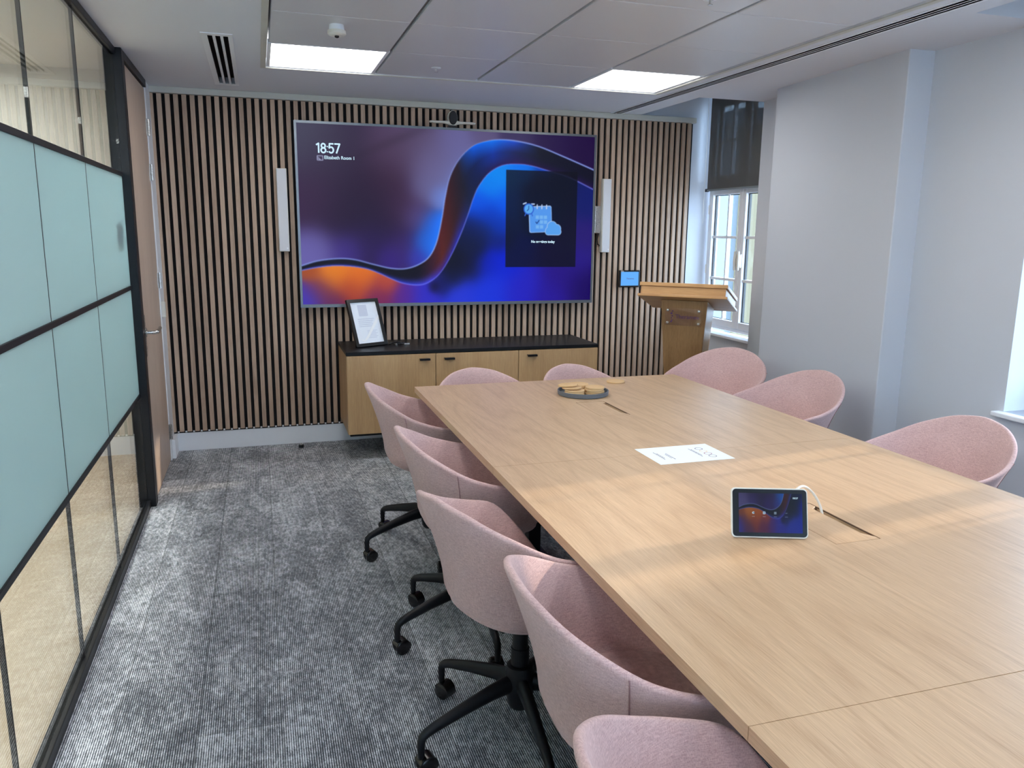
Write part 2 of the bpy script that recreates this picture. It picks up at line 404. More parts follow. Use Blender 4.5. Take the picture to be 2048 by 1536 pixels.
def window(n, y0, y1, x, z0=.78, z1=2.60, stile=None, bars=(), depth=.05, sill=None):
    w = struct('window_%d' % n, (x, (y0+y1)/2, z0)); oy = (y0+y1)/2
    def B(mb, *a): mb.box(a[0]-x, a[1]-x, a[2]-oy, a[3]-oy, a[4]-z0, a[5]-z0)
    fr = MB(); zt = 1.875
    B(fr, x, x+depth, y0, y0+.04, z0, z1); B(fr, x, x+depth, y1-.035, y1, z0, z1)
    B(fr, x, x+depth, y0+.04, y1-.035, z0, z0+.03); B(fr, x, x+depth, y0+.04, y1-.035, z1-.05, z1)
    B(fr, x, x+depth, y0+.04, y1-.035, zt, zt+.05)
    fr.build('window_frame', M_white, w, bevel=.004)
    sashes = [(y0+.04, stile-.002), (stile+.002, y1-.035)]
    for k, (a, b) in enumerate(sashes):
        for (za, zb, low) in ((z0+.032, zt-.002, True), (zt+.052, z1-.052, False)):
            s = MB(); t = .042
            B(s, x-.012, x+.04, a, a+t, za, zb); B(s, x-.012, x+.04, b-t, b, za, zb)
            B(s, x-.012, x+.04, a+t, b-t, za, za+t+.01); B(s, x-.012, x+.04, a+t, b-t, zb-t, zb)
            sh = s.build('casement' if low else 'fanlight', M_white, w, bevel=.004)
            g = MB(); mid = (a+b)/2 if not bars else bars[k]
            B(g, x+.004, x+.034, mid-.009, mid+.009, za+t, zb-t)
            nz = 3 if low else 2
            for q in range(1, nz):
                zz = za+t+(zb-za-2*t)*q/nz
                B(g, x+.000, x+.036, a+t, b-t, zz-.010, zz+.010)
            g.build('glazing_bar', M_white, sh)
            gk = MB()
            B(gk, x+.012, x+.030, a+t, a+t+.007, za+t, zb-t); B(gk, x+.012, x+.030, b-t-.012, b-t, za+t, zb-t); B(gk, x+.012, x+.030, a+t, b-t, zb-t-.006, zb-t); B(gk, x+.012, x+.030, a+t, b-t, za+t+.01, za+t+.014)
            gk.build('gasket', M_blackp, sh)
            pn = MB(); B(pn, x+.018, x+.024, a+t, b-t, za+t, zb-t); pn.build('window_pane', M_wing, sh)
    h = MB(); zz = 1.33
    for dy in (-.022, .020):
        B(h, x-.026, x-.012, stile+dy-.016, stile+dy+.016, zz-.05, zz+.05)
    h.tube([(-.030, stile-oy-.020, zz-z0+.07), (-.040, stile-oy-.034, zz-z0), (-.030, stile-oy-.020, zz-z0-.07)], [.009, .013, .009])
    h.tube([(-.030, stile-oy+.026, zz-z0+.07), (-.040, stile-oy+.012, zz-z0), (-.030, stile-oy+.026, zz-z0-.07)], [.009, .013, .009])
    h.build('window_handle', M_plas, w, smooth=True)
    hg = MB()
    for zz in (1.25, 1.72):
        hg.lathe([(.005, -.035), (.005, .035)], (-.016, y1-.030-oy, zz-z0), 10)
    hg.build('window_hinge', M_plas, w, smooth=True)
    if sill: 
        mb = MB(); mb.prism([(p[0]-x, p[1]-oy) for p in sill], .735-z0, .757-z0); mb.build('window_sill', M_white, w, bevel=.005)
    return w
window(1, 4.88, 5.78, 3.49, stile=5.29, bars=(5.09, 5.50), sill=[(3.405, 4.90), (3.405, 5.785), (3.50, 5.785), (3.50, 4.88), (3.43, 4.88)])
window(2, 1.72, 2.67, 3.40, stile=1.98, bars=(1.84, 2.47), sill=[(3.145, 1.69), (3.145, 2.70), (3.42, 2.70), (3.42, 1.69)])
for k, (a, b) in enumerate(WF):
    w = window(3+k, 0, b-a, 0, z1=2.38, stile=(b-a)/2, bars=((b-a)*.27, (b-a)*.73), sill=[(-.24, .02), (-.24, b-a-.02), (.02, b-a-.02), (.02, .02)])
    w.rotation_euler = (0, 0, -PI/2); w.location = ((a+b)/2, YF-.22, .78)
    portal('portal_front', ((a+b)/2, YF-.34, 1.58), b-a, 1.62, (-PI/2, 0, 0))
for (y0, y1) in ((4.88, 5.78), (1.72, 2.67)):
    portal('portal', (3.62, (y0+y1)/2, 1.69), y1-y0, 1.84, (0, PI/2, 0))

# roller blinds
def blind(label, x, yc, hw, grp=None):
    rb = thing('roller_blind', label, 'blind', (x, yc, 1.86), 0, grp)
    MB().box(-.001, .001, -hw, hw, .012, .72).build('blind_fabric', M_blind, rb)
    MB().tube([(0, -hw-.01, .745), (0, hw+.01, .745)], .030, 20).build('roller_tube', M_felt, rb, smooth=True)
    MB().box(-.008, .008, -hw, hw, 0, .014).build('bottom_bar', plain('bar_grey', rgb(120, 128, 134), .4), rb)
    for s in (-hw-.005, hw+.005): MB().box(-.012, .012, s-.012, s+.012, -.004, .020).build('end_cap', M_blackp, rb, bevel=.003)
    MB().tube([(-.012, hw+.025, .76), (-.012, hw+.025, .3), (-.012, hw+.022, -.25)], .0016, 6).build('pull_cord', M_plas, rb)
blind('grey translucent roller blind lowered over the upper half of the window behind the lectern', 3.43, 5.315, .405)
blind('added grey roller blind, mostly out of view, dimming the near window beside the wall column', 3.36, 2.195, .455)  # added and mostly out of view, holds sky light back from the ceiling pocket

# glazed partition on the left
wl = struct('wall_left')
YS = [-1.85, -1.03, -.24, .55, 1.33, 2.115, 2.90, 3.69, 4.62]
BZ = [.04, .625, 1.21, 1.79, 2.385]
for i in range(len(YS)-1):
    a, b = YS[i]+.004, YS[i+1]-.004
    MB().box(XL-.006, XL+.006, a, b, BZ[0], BZ[1]).build('clear_glass_pane', M_glass, wl)
    MB().box(XL-.006, XL+.006, a, b, BZ[3]+.011, BZ[4]).build('clear_glass_pane', M_glass, wl)
    f = MB().box(XL-.006, XL+.006, a, b, BZ[1]+.011, BZ[2]).box(XL-.006, XL+.006, a, b, BZ[2]+.011, BZ[3])
    f.build('frosted_glass_pane', M_frost, wl)
    MB().box(XL-.0065, XL+.0065, b+.0015, b+.0065, BZ[0], BZ[4]).build('joint_strip', M_black, wl)
for z in BZ[1:4]: MB().box(XL-.012, XL+.012, YF+.05, 4.62, z, z+.022).build('transom', M_black, wl, bevel=.002)
MB().box(XL-.02, XL+.02, YF, 4.62, 0, .040).build('floor_track', M_black, wl, bevel=.003)
MB().box(XL-.02, XL+.02, YF, 4.62, 2.385, CZ).build('head_track', M_black, wl, bevel=.003)
MB().box(-.70, -.612, 4.62, 4.705, 0, CZ).build('frame_post', M_black, wl, bevel=.004)
MB().box(-.70, -.612, 4.705, 5.555, 2.375, CZ).build('door_head', M_black, wl, bevel=.003)
MB().box(XL-.03, -.618, 5.56, YB, 0, CZ).build('wall_return', M_white, wl, bevel=.003)
MB().box(-.618, -.596, 5.60, YB-.014, 0, .13).build('baseboard_left', M_white, kind='structure', bevel=.003)

# door
dr = struct('door_1', (-.64, 5.13, 0))
MB().box(-.022, .016, -.422, .420, .008, 2.37).build('door_leaf', M_door, dr, bevel=.003)
hd = MB(); hd.box(.016, .026, -.405, -.370, .83, 1.06)
hd.build('handle_plate', M_steel, dr, bevel=.003)
hl = MB(); hl.tube([(.02, -.388, .965), (.072, -.388, .965), (.084, -.380, .966), (.087, -.364, .968), (.087, -.27, .975)], .0105, 14)
hl.lathe([(.024, .024), (.024, .032), (.014, .034)], (0, -.388, .965), 20, 'x')
hl.build('door_handle', M_steel, dr, smooth=True)
for z in (.20, 1.20, 1.87, 2.14):
    hh = MB().lathe([(.009, -.05), (.009, -.018), (.007, -.017), (.009, -.016), (.009, .016), (.007, .017), (.009, .018), (.009, .05)], (.027, .425, z), 12)
    hh.box(.016, .020, .40, .424, z-.05, z+.05).box(.016, .022, .424, .455, z-.05, z+.05)
    hh.build('door_hinge', M_steel, dr, smooth=True)
MB().box(.022, .045, .44, .475, .96, 1.06).build('door_contact', M_plas, dr, bevel=.004)

# corridor behind the glass
MB().box(-2.6, XL-.03, YF, 8, -.10, 0).build('floor_corridor', M_beige, kind='structure')
MB().box(-2.75, -2.6, YF, 8, 0, 2.6).build('wall_corridor', M_cream, kind='structure')
MB().box(-2.6, XL-.03, YB+.0, 8.0, 0, 2.6).build('wall_corridor_end', M_cream, kind='structure')
MB().box(-2.75, XL-.03, YF-.15, YF, 0, 2.6).build('wall_corridor_front', M_cream, kind='structure')
MB().box(-2.75, XL-.03, YF, 8, 2.5, 2.6).build('ceiling_corridor', M_cream, kind='structure')
MB().box(-2.6, -2.58, YF, YB, 0, .13).build('baseboard_corridor', M_white, kind='structure')

# ------------------------------------------------------------------ ceiling fittings
def ceil_light(x0, x1, y0, y1, z, label, mat=M_lamp, grp=None):
    t = thing('ceiling_light', label, 'ceiling light', ((x0+x1)/2, (y0+y1)/2, z), 0, grp)
    a, b = (x1-x0)/2, (y1-y0)/2
    MB().plate('z', -a+.004, a-.004, -b+.003, b-.003, -.002, .016, [(-a+.022, a-.022, -b+.014, b-.014)]).build('light_frame', M_white, t, bevel=.002)
    MB().box(-a+.02, a-.02, -b+.012, b-.012, .004, .010).build('light_diffuser', mat, t)
    return t
LT = {(0, 0): 'square white light panel glowing in the ceiling beside the smoke detector', (3, 0): 'square white light panel glowing in the ceiling next to the long air slot'}
for (i, j) in sorted(LIT):
    g = None if (i, j) in LT else 'ceiling light panels over the near part of the room'
    ceil_light(GX[i], GX[i+1], GY[j+1], GY[j], CZ+.006, LT.get((i, j), 'square light panel in the tiled ceiling above the near half of the room'), M_lamp, g)
for y in (-1, 1.2, 3.4, 4.9):
    ceil_light(-1.9, -1.3, y-.3, y+.3, 2.5-.02, 'square light panel in the corridor ceiling beyond the glass partition', M_lampc, 'corridor light panels')

def slot_diffuser(label, x0, x1, y0, y1, slots, fw):
    t = thing('air_diffuser', label, 'air vent', ((x0+x1)/2, (y0+y1)/2, CZ)); cx, cy = (x0+x1)/2, (y0+y1)/2
    fr = MB(); hs = [(s0-cx, s1-cx, y0-cy+fw, y1-cy-fw) for s0, s1 in slots]
    fr.plate('z', x0-cx-.006, x1-cx+.006, y0-cy-.006, y1-cy+.006, -.004, .0015, hs)
    fr.build('vent_frame', M_white, t)
    pl = MB().box(x0-cx+.001, x1-cx-.001, y0-cy+.001, y1-cy-.001, .042, .05)
    for s in hs: pl.box(s[0]-.0015, s[0], s[2], s[3], -.0035, .042); pl.box(s[1], s[1]+.0015, s[2], s[3], -.0035, .042)
    pl.build('vent_plenum', M_dark, t)
    return t
slot_diffuser('short white air vent with three dark slots in the ceiling near the door', -.205, -.075, 4.14, 5.54, [(-.182, -.160), (-.147, -.125), (-.112, -.090)], .035)
slot_diffuser('long white linear air vent with three dark slots running along the window side', 2.595, 2.675, -1.7, 5.775, [(2.600, 2.619), (2.625, 2.642), (2.649, 2.665)], .01)
t = thing('smoke_detector', 'round white smoke detector on the ceiling tile beside the light panel', 'smoke detector', (.376, 3.81, CZ))
MB().lathe([(.032, .006), (.034, -.018), (.030, -.019)], n=28).build('base', M_white, t, smooth=True)
MB().lathe([(.030, -.017), (.040, -.020), (.041, -.034), (.034, -.040), (.012, -.041)], n=28).build('detector_head', M_plas, t, smooth=True)
MB().lathe([(.010, -.040), (.010, -.047), (.004, -.050)], n=16).build('sensor', M_blackp, t, smooth=True)
for (x, y, lb) in ((.99, 4.58, 'small recessed sprinkler in the ceiling tile between the two far light panels'), (1.705, 2.90, 'small recessed sprinkler in the ceiling tile at the top edge of the picture')):
    t = thing('sprinkler', lb, 'sprinkler', (x, y, CZ+.004))
    MB().lathe([(.026, .001), (.028, -.003), (.014, -.005), (.010, .0)], n=24).build('cover_ring', M_white, t, smooth=True)
    MB().lathe([(.004, 0), (.004, -.020), (.011, -.021), (.011, -.023)], n=14).build('nozzle', M_steel, t, smooth=True)

# ------------------------------------------------------------------ slatted wall panel
t = thing('slatted_wall_panel', 'oak slatted acoustic panel with black gaps covering the far wall', 'wall panel', (1.34, YB, .13))
MB().box(-1.969, 1.969, -.014, 0, .0, 2.248).build('felt_backing', M_felt, t)
sl = MB(); x = -.629; k = 0; P = .04985; n = 79
for k in range(n):
    xx = x+k*P-1.34; sl.box(xx, xx+.0286, -.034, -.0145, .012, 2.248)
sl.build('slats', M_slat, t, bevel=.0012, seg=1)
st = MB()
for k in range(0, n): st.box(x+k*P+.034-1.34, x+k*P+.046-1.34, -.019, -.0135, .004, .014)
st.build('bottom_clips', M_white, t)

# ------------------------------------------------------------------ television
def rbf(U, V, anchors, sg=None):
    num = np.zeros(U.shape+(3,)); den = np.zeros(U.shape)
    for u, v, c, s in anchors:
        w = np.exp(-(((U-u)*1.75)**2+(V-v)**2)/(2*s*s))+1e-9
        num += w[..., None]*np.array(c, float); den += w
    return num/den[..., None]
OUT = [(-.03, .20), (0.01, 0.226), (0.056, 0.249), (0.121, 0.261), (0.172, 0.253), (0.229, 0.227), (0.286, 0.204), (0.335, 0.202), (0.38, 0.227), (0.415, 0.273), (0.44, 0.358), (0.458, 0.493), (0.471, 0.627), (0.488, 0.743), (0.521, 0.844), (0.566, 0.917), (0.616, 0.949), (0.667, 0.96), (0.729, 0.953), (0.798, 0.929), (0.878, 0.882), (0.99, 0.811), (1.05, .77)]
INN = [(-.03, .18), (0.011, 0.198), (0.055, 0.212), (0.106, 0.22), (0.162, 0.215), (0.209, 0.2), (0.247, 0.175), (0.286, 0.143), (0.324, 0.117), (0.364, 0.105), (0.399, 0.111), (0.434, 0.145), (0.464, 0.205), (0.495, 0.299), (0.526, 0.419), (0.548, 0.521), (0.566, 0.614), (0.586, 0.69), (0.622, 0.767), (0.668, 0.812), (0.72, 0.823), (0.772, 0.815), (0.836, 0.788), (0.907, 0.756), (0.991, 0.694), (1.05, .65)]
def spline(P, m=14):
    P = [np.array(p) for p in P]; out = []
    for i in range(len(P)-1):
        p0, p1, p2, p3 = P[max(i-1, 0)], P[i], P[i+1], P[min(i+2, len(P)-1)]
        for k in range(m):
            t = k/m
            out.append(.5*((2*p1)+(-p0+p2)*t+(2*p0-5*p1+4*p2-p3)*t*t+(-p0+3*p1-3*p2+p3)*t**3))
    out.append(P[-1]); return np.array(out)
SO, SI = spline(OUT), spline(INN)
def dist_curve(U, V, C):
    best = np.full(U.shape, 9.); idx = np.zeros(U.shape, int)
    a = 1.75
    for i in range(len(C)-1):
        ax, ay = C[i][0]*a, C[i][1]; bx, by = C[i+1][0]*a, C[i+1][1]
        dx, dy = bx-ax, by-ay; L2 = dx*dx+dy*dy+1e-12
        t = np.clip(((U*a-ax)*dx+(V-ay)*dy)/L2, 0, 1)
        d = np.hypot(U*a-ax-t*dx, V-ay-t*dy)
        m = d < best; best[m] = d[m]; idx[m] = i
    return best, idx/(len(C)-1)
def inside(U, V, poly):
    r = np.zeros(U.shape, bool); n = len(poly); j = n-1
    for i in range(n):
        xi, yi = poly[i]; xj, yj = poly[j]
        c = ((yi > V) != (yj > V)) & (U < (xj-xi)*(V-yi)/(yj-yi+1e-12)+xi)
        r ^= c; j = i
    return r
def wallpaper(nu, nv, us=1.0, vo=0.0, vs=1.0):
    U, V = np.meshgrid((np.arange(nu)+.5)/nu*us, vo+(np.arange(nv)+.5)/nv*vs)
    do, to = dist_curve(U, V, SO); di, ti = dist_curve(U, V, SI)
    rib = inside(U, V, np.concatenate([SO, SI[::-1]]))
    above = inside(U, V, np.concatenate([SO, [(1.05, 1.1), (-.03, 1.1)]])) & ~rib
    left = rbf(U, V, [(.02, .97, (72, 72, 96), .12), (.12, .85, (54, 42, 70), .14), (.05, .6, (60, 36, 72), .10), (.16, .5, (38, 20, 54), .12),
        (.25, .45, (34, 20, 56), .14), (.20, .62, (40, 24, 54), .1), (.28, .7, (60, 34, 62), .09), (.33, .55, (76, 48, 84), .08), (.36, .92, (92, 78, 112), .12), (.30, .88, (80, 58, 88), .09),
        (.42, .80, (112, 106, 158), .08), (.50, .93, (108, 104, 160), .07), (.40, .66, (110, 108, 160), .06), (.445, .62, (110, 128, 205), .035), (.425, .45, (30, 110, 245), .05), (.40, .35, (30, 120, 255), .05),
        (.37, .50, (92, 84, 156), .05), (.33, .33, (66, 44, 130), .07), (.05, .32, (112, 104, 182), .07), (.15, .32, (76, 56, 168), .06), (.22, .36, (48, 28, 104), .07), (.28, .27, (60, 34, 150), .05),
        (.37, .27, (54, 60, 190), .035), (.60, 1.0, (96, 86, 130), .05), (.72, 1.0, (60, 50, 96), .06), (.85, .97, (38, 20, 74), .08), (.97, .92, (34, 12, 66), .09)])
    fold = np.exp(-((((U-.30)*.62-(V-.80)*.78)+.10)**2)/.0006)*np.exp(-((U-.42)**2+(V-.82)**2)/.03)
    left = left*(1-.28*fold[..., None])
    glow = np.exp(-do/.035)*np.clip((V-.18)*3, 0, 1)*np.exp(-((U-.40)/.09)**2)
    left = left+glow[..., None]*np.array([10, 40, 70])
    low = rbf(U, V, [(.10, .17, (238, 132, 36), .06), (.19, .15, (236, 118, 34), .06), (.03, .185, (170, 80, 40), .03), (.27, .12, (200, 84, 52), .04), (.15, .08, (170, 64, 50), .05), (.06, .08, (118, 52, 84), .05), (.24, .05, (122, 40, 92), .06),
        (.02, .03, (70, 58, 190), .05), (.10, .0, (100, 44, 96), .05), (.33, .05, (90, 40, 150), .05), (.40, .04, (50, 48, 205), .06), (.46, .10, (18, 22, 80), .035), (.43, .09, (16, 14, 30), .02), (.52, .06, (40, 60, 225), .06), (.62, .10, (26, 56, 232), .08),
        (.56, .20, (14, 18, 60), .05), (.52, .22, (14, 18, 40), .05), (.50, .14, (14, 18, 40), .035), (.57, .32, (14, 24, 66), .05), (.60, .42, (12, 30, 96), .05), (.62, .52, (0, 62, 205), .05), (.60, .60, (0, 90, 245), .04), (.66, .72, (0, 142, 255), .06), (.62, .68, (0, 130, 255), .04), (.74, .80, (0, 120, 255), .05),
        (.68, .60, (0, 92, 250), .06), (.66, .45, (4, 56, 190), .05), (.66, .36, (14, 30, 110), .04), (.68, .25, (0, 34, 224), .07), (.62, .22, (4, 30, 190), .045), (.75, .10, (36, 36, 205), .08), (.85, .70, (12, 28, 90), .08), (.80, .60, (6, 40, 130), .07), (.97, .60, (14, 26, 110), .06), (.97, .40, (40, 26, 120), .07),
        (.88, .12, (40, 18, 140), .09), (.98, .08, (26, 4, 96), .08), (.85, .02, (40, 24, 170), .06), (.95, .25, (40, 24, 140), .06), (.82, .80, (10, 80, 230), .03)])
    img = np.where(above[..., None], left, low)
    # ribbon
    w = do/(do+di+1e-6)
    T = [0, .25, .36, .42, .47, .54, .62, .68, .74, .80, .86, 1.0]
    C0 = [(14, 18, 44), (12, 16, 36), (16, 16, 30), (60, 28, 40), (86, 30, 36), (70, 28, 34), (40, 26, 40), (0, 100, 250), (0, 120, 255), (20, 80, 220), (14, 18, 40), (16, 12, 36)]
    C1 = [(12, 10, 24), (14, 14, 30), (20, 18, 40), (54, 26, 50), (92, 36, 32), (56, 28, 36), (26, 26, 46), (12, 30, 90), (6, 50, 160), (22, 32, 90), (16, 20, 44), (14, 12, 34)]
    C2 = [(60, 70, 190), (40, 50, 170), (60, 70, 235), (66, 70, 240), (60, 40, 160), (40, 50, 190), (20, 34, 80), (20, 26, 66), (40, 22, 80), (44, 22, 84), (34, 16, 66), (40, 20, 90)]
    tt = to*(1-w)+ti*w
    def ramp(C): return np.stack([np.interp(tt, T, [c[i] for c in C]) for i in range(3)], -1)
    a, b, c = ramp(C0), ramp(C1), ramp(C2); ww = w[..., None]
    rc = np.where(ww < .5, a+(b-a)*np.clip(ww/.5, 0, 1), b+(c-b)*np.clip((ww-.5)/.5, 0, 1)**1.6)
    img = np.where(rib[..., None], rc, img)
    hl = np.exp(-(do/.0045)**2)*np.interp(to, [0, .3, .45, .6, .7, .8, 1], [.7, .8, .8, .55, .35, .8, 1])
    img = img+(np.array([150, 175, 255])-img)*hl[..., None]
    hl = np.exp(-(di/.004)**2)*np.interp(ti, [0, .3, .45, .6, .7, .8, 1], [.6, .6, .5, .6, .6, .55, .8])
    img = img+(np.array([130, 140, 250])-img)*hl[..., None]
    return U, V, np.clip(img, 0, 255)
def blend(img, mask, c, a=1.0):
    m = (mask*a)[..., None]; return img*(1-m)+np.array(c, float)*m
def rrect(X, Y, cx, cy, hw, hh, r, ang=0, px=.001):
    c, s = math.cos(ang), math.sin(ang); x = (X-cx)*c+(Y-cy)*s; y = -(X-cx)*s+(Y-cy)*c
    qx, qy = np.abs(x)-hw+r, np.abs(y)-hh+r
    d = np.hypot(np.maximum(qx, 0), np.maximum(qy, 0))+np.minimum(np.maximum(qx, qy), 0)-r
    return np.clip(.5-d/px, 0, 1)
def seg(X, Y, a, b, r, px=.001):
    ax, ay = a; dx, dy = b[0]-ax, b[1]-ay; t = np.clip(((X-ax)*dx+(Y-ay)*dy)/(dx*dx+dy*dy+1e-12), 0, 1)
    return np.clip(.5-(np.hypot(X-ax-t*dx, Y-ay-t*dy)-r)/px, 0, 1)
def pic_mesh(name, img, w, h, mat, parent, loc=(0,0,0), rot=None):
    """a flat grid in the local XZ plane, w x h, one quad per picture cell, colours in a face-corner attribute"""
    nv, nu, _ = img.shape
    xs = np.linspace(-w/2, w/2, nu+1); zs = np.linspace(0, h, nv+1)
    X, Z = np.meshgrid(xs, zs); co = np.stack([X, np.zeros_like(X), Z], -1).reshape(-1, 3)
    me = bpy.data.meshes.new(name)
    i = np.arange(nv)[:, None]*(nu+1)+np.arange(nu)[None, :]
    q = np.stack([i, i+1, i+nu+2, i+nu+1], -1).reshape(-1, 4)
    me.vertices.add(len(co)); me.vertices.foreach_set('co', co.ravel())
    me.loops.add(q.size); me.loops.foreach_set('vertex_index', q.ravel())
    me.polygons.add(len(q)); me.polygons.foreach_set('loop_start', np.arange(len(q))*4); me.polygons.foreach_set('loop_total', np.full(len(q), 4))
    me.update(); me.validate()
    # vertex colours by averaging the neighbouring cells
    pad = np.pad(img, ((1, 1), (1, 1), (0, 0)), mode='edge'); vc = (pad[:-1, :-1]+pad[1:, :-1]+pad[:-1, 1:]+pad[1:, 1:])/4/255
    l = np.where(vc <= .04045, vc/12.92, ((vc+.055)/1.055)**2.4)
    at = me.color_attributes.new('pic', 'FLOAT_COLOR', 'POINT')
    at.data.foreach_set('color', np.concatenate([l, np.ones(l.shape[:2]+(1,))], -1).astype(np.float32).ravel())
    me.materials.append(mat)
    o = bpy.data.objects.new(name, me); COL.objects.link(o); o.parent = parent; o.location = loc
    if rot: o.rotation_euler = rot
    return o
TVX0, TVX1, TVZ0, TVZ1, TVY = .262, 2.456, .994, 2.247, 5.700
tv = thing('television', 'very large wall-mounted television showing a blue and purple ribbon wallpaper', 'television', ((TVX0+TVX1)/2, TVY, TVZ0))
tw, th = TVX1-TVX0, TVZ1-TVZ0
MB().plate('y', -tw/2, tw/2, 0, th, 0, .045, [(-tw/2+.016, tw/2-.016, .022, th-.016)]).build('bezel', M_tvframe, tv, bevel=.002)
MB().box(-tw/2+.01, tw/2-.01, .012, .043, .01, th-.01).build('back_shell', M_blackp, tv)
MB().box(-.35, .35, .043, .066, .35, .85).build('wall_mount', M_black, tv)
U, V, img = wallpaper(620, 354)
X, Y = U*1.751, V  # metres-like units in screen heights
def card(img, U, V):
    m = ((U > .681) & (U < .941) & (V > .209) & (V < .788)).astype(float)
    d = img*.22+np.array([5, 8, 18]); return img*(1-m[..., None])+d*m[..., None]
img = card(img, U, V); px = 1/354*1.2
a = 1.751
cal = (.806*a, .500); 
img = blend(img, rrect(X, Y, cal[0], cal[1], .0735, .0800, .012, .05, px), (170, 205, 255))
img = blend(img, rrect(X, Y, cal[0]+.001, cal[1]-.001, .0690, .0755, .010, .05, px), (88, 160, 250))
for r_ in range(3):
    for c_ in range(3):
        cx, cy = cal[0]-.020+c_*.026+r_*.001, cal[1]+.012-r_*.029
        if (r_, c_) == (1, 0):
            img = blend(img, np.maximum(seg(X, Y, (cx-.010, cy), (cx-.003, cy-.009), .0022, px), seg(X, Y, (cx-.003, cy-.009), (cx+.011, cy+.010), .0022, px)), (18, 50, 120))
        elif (r_, c_) != (2, 2): img = blend(img, rrect(X, Y, cx, cy, .0105, .0105, .002, 0, px), (132, 196, 255), .8)
for k in range(3):
    cx = cal[0]-.022+k*.030; img = blend(img, seg(X, Y, (cx, cal[1]+.064), (cx, cal[1]+.086), .0036, px), (200, 216, 250))
cl = (.763*a, .560)
for sx in (-1, 1):
    img = blend(img, seg(X, Y, (cl[0]+sx*.026-.008, cl[1]+.030), (cl[0]+sx*.026+.008, cl[1]+.036 if sx < 0 else cl[1]+.030), .0045, px), (190, 212, 250))
    img = blend(img, seg(X, Y, (cl[0]+sx*.018, cl[1]-.026), (cl[0]+sx*.024, cl[1]-.040), .0034, px), (60, 110, 220))
img = blend(img, rrect(X, Y, cl[0], cl[1], .033, .034, .033, 0, px), (46, 100, 220))
img = blend(img, rrect(X, Y, cl[0], cl[1], .0265, .0275, .0265, 0, px), (96, 180, 255))
img = blend(img, np.maximum(seg(X, Y, cl, (cl[0], cl[1]+.018), .002, px), seg(X, Y, cl, (cl[0]-.010, cl[1]-.010), .002, px)), (18, 60, 140))
cd_ = (.854*a, .447)
def cloud(g):
    m = rrect(X, Y, cd_[0], cd_[1]-.022, .050+g, .018+g, .018+g, 0, px)
    for dx, dy, r in ((-.008, .010, .030), (.022, -.004, .026), (-.028, -.014, .020)): m = np.maximum(m, rrect(X, Y, cd_[0]+dx, cd_[1]+dy, r+g, r+g, r+g, 0, px))
    return m
img = blend(img, cloud(.0035), (185, 215, 255)); img = blend(img, cloud(0), (92, 170, 252))
ic = (.069*a, .8165)
img = blend(img, np.clip(rrect(X, Y, ic[0], ic[1], .0165, .0135, .003, 0, px)-rrect(X, Y, ic[0], ic[1], .0130, .0100, .002, 0, px), 0, 1), (205, 215, 250))
img = blend(img, np.maximum(seg(X, Y, (ic[0]-.010, ic[1]-.001), (ic[0]-.002, ic[1]-.009), .0014, px), seg(X, Y, (ic[0]-.010, ic[1]+.004), (ic[0]+.003, ic[1]-.009), .0012, px)), (205, 215, 250))
M_scr = screen_mat('tv_picture', .86, .01)
scr = pic_mesh('screen', img, tw-.032, th-.038, M_scr, tv, (0, .006, .022))
M_txt = emis('screen_text', (.62, .86, 1, 1), 1.0/2**EXPO)
sw, shh = tw-.032, th-.038
def tvp(u, v): return (-tw/2+u*tw, -.002, v*th)
RX = (PI/2, 0, 0)
cm = MB(); ck = .062
def stroke(pts, wd=.0052):
    P_ = [Vector((p[0], p[1])) for p in pts]
    for a_, b_ in zip(P_[:-1], P_[1:]):
        d_ = (b_-a_).normalized(); n_ = Vector((-d_.y, d_.x))*wd; e_ = d_*wd*.6
        q_ = [a_-e_+n_, a_-e_-n_, b_+e_-n_, b_+e_+n_]
        cm.hexa([(p.x, -.0004, p.y) for p in q_]+[(p.x, 0, p.y) for p in q_])
def arc(cx_, cy_, rx_, ry_, a0, a1, n_=14): return [(cx_+rx_*math.cos(math.radians(a0+(a1-a0)*k/n_)), cy_+ry_*math.sin(math.radians(a0+(a1-a0)*k/n_))) for k in range(n_+1)]
stroke([(.002, .050), (.016, .059), (.016, 0)])
stroke(arc(.047, .0445, .0125, .0135, 0, 360, 20)); stroke(arc(.047, .0150, .0148, .0152, 0, 360, 20))
for z_ in (.006, .040): stroke([(.0735, z_-.001), (.0735, z_+.001)], .0045)
stroke([(.112, .059), (.089, .059), (.086, .032)]); stroke([(.086, .032)]+arc(.098, .0185, .0155, .0185, 130, -140, 16))
stroke([(.124, .059), (.156, .059), (.134, 0)])
cl_ = cm.build('screen_clock', M_txt, scr, loc=(tvp(.0645, 0)[0], -.004, .838*th-.022))
text_part('screen_room_name', 'Elizabeth Room 1', .031, M_txt, scr, (tvp(.0875, 0)[0], -.004, .805*th-.022), RX, fit=.200, bold=.0006)
text_part('screen_message', 'No meetings today', .0265, M_txt, scr, (tvp(.8115, 0)[0], -.004, .364*th-.022), RX, 'CENTER', fit=.188, bold=.0008)

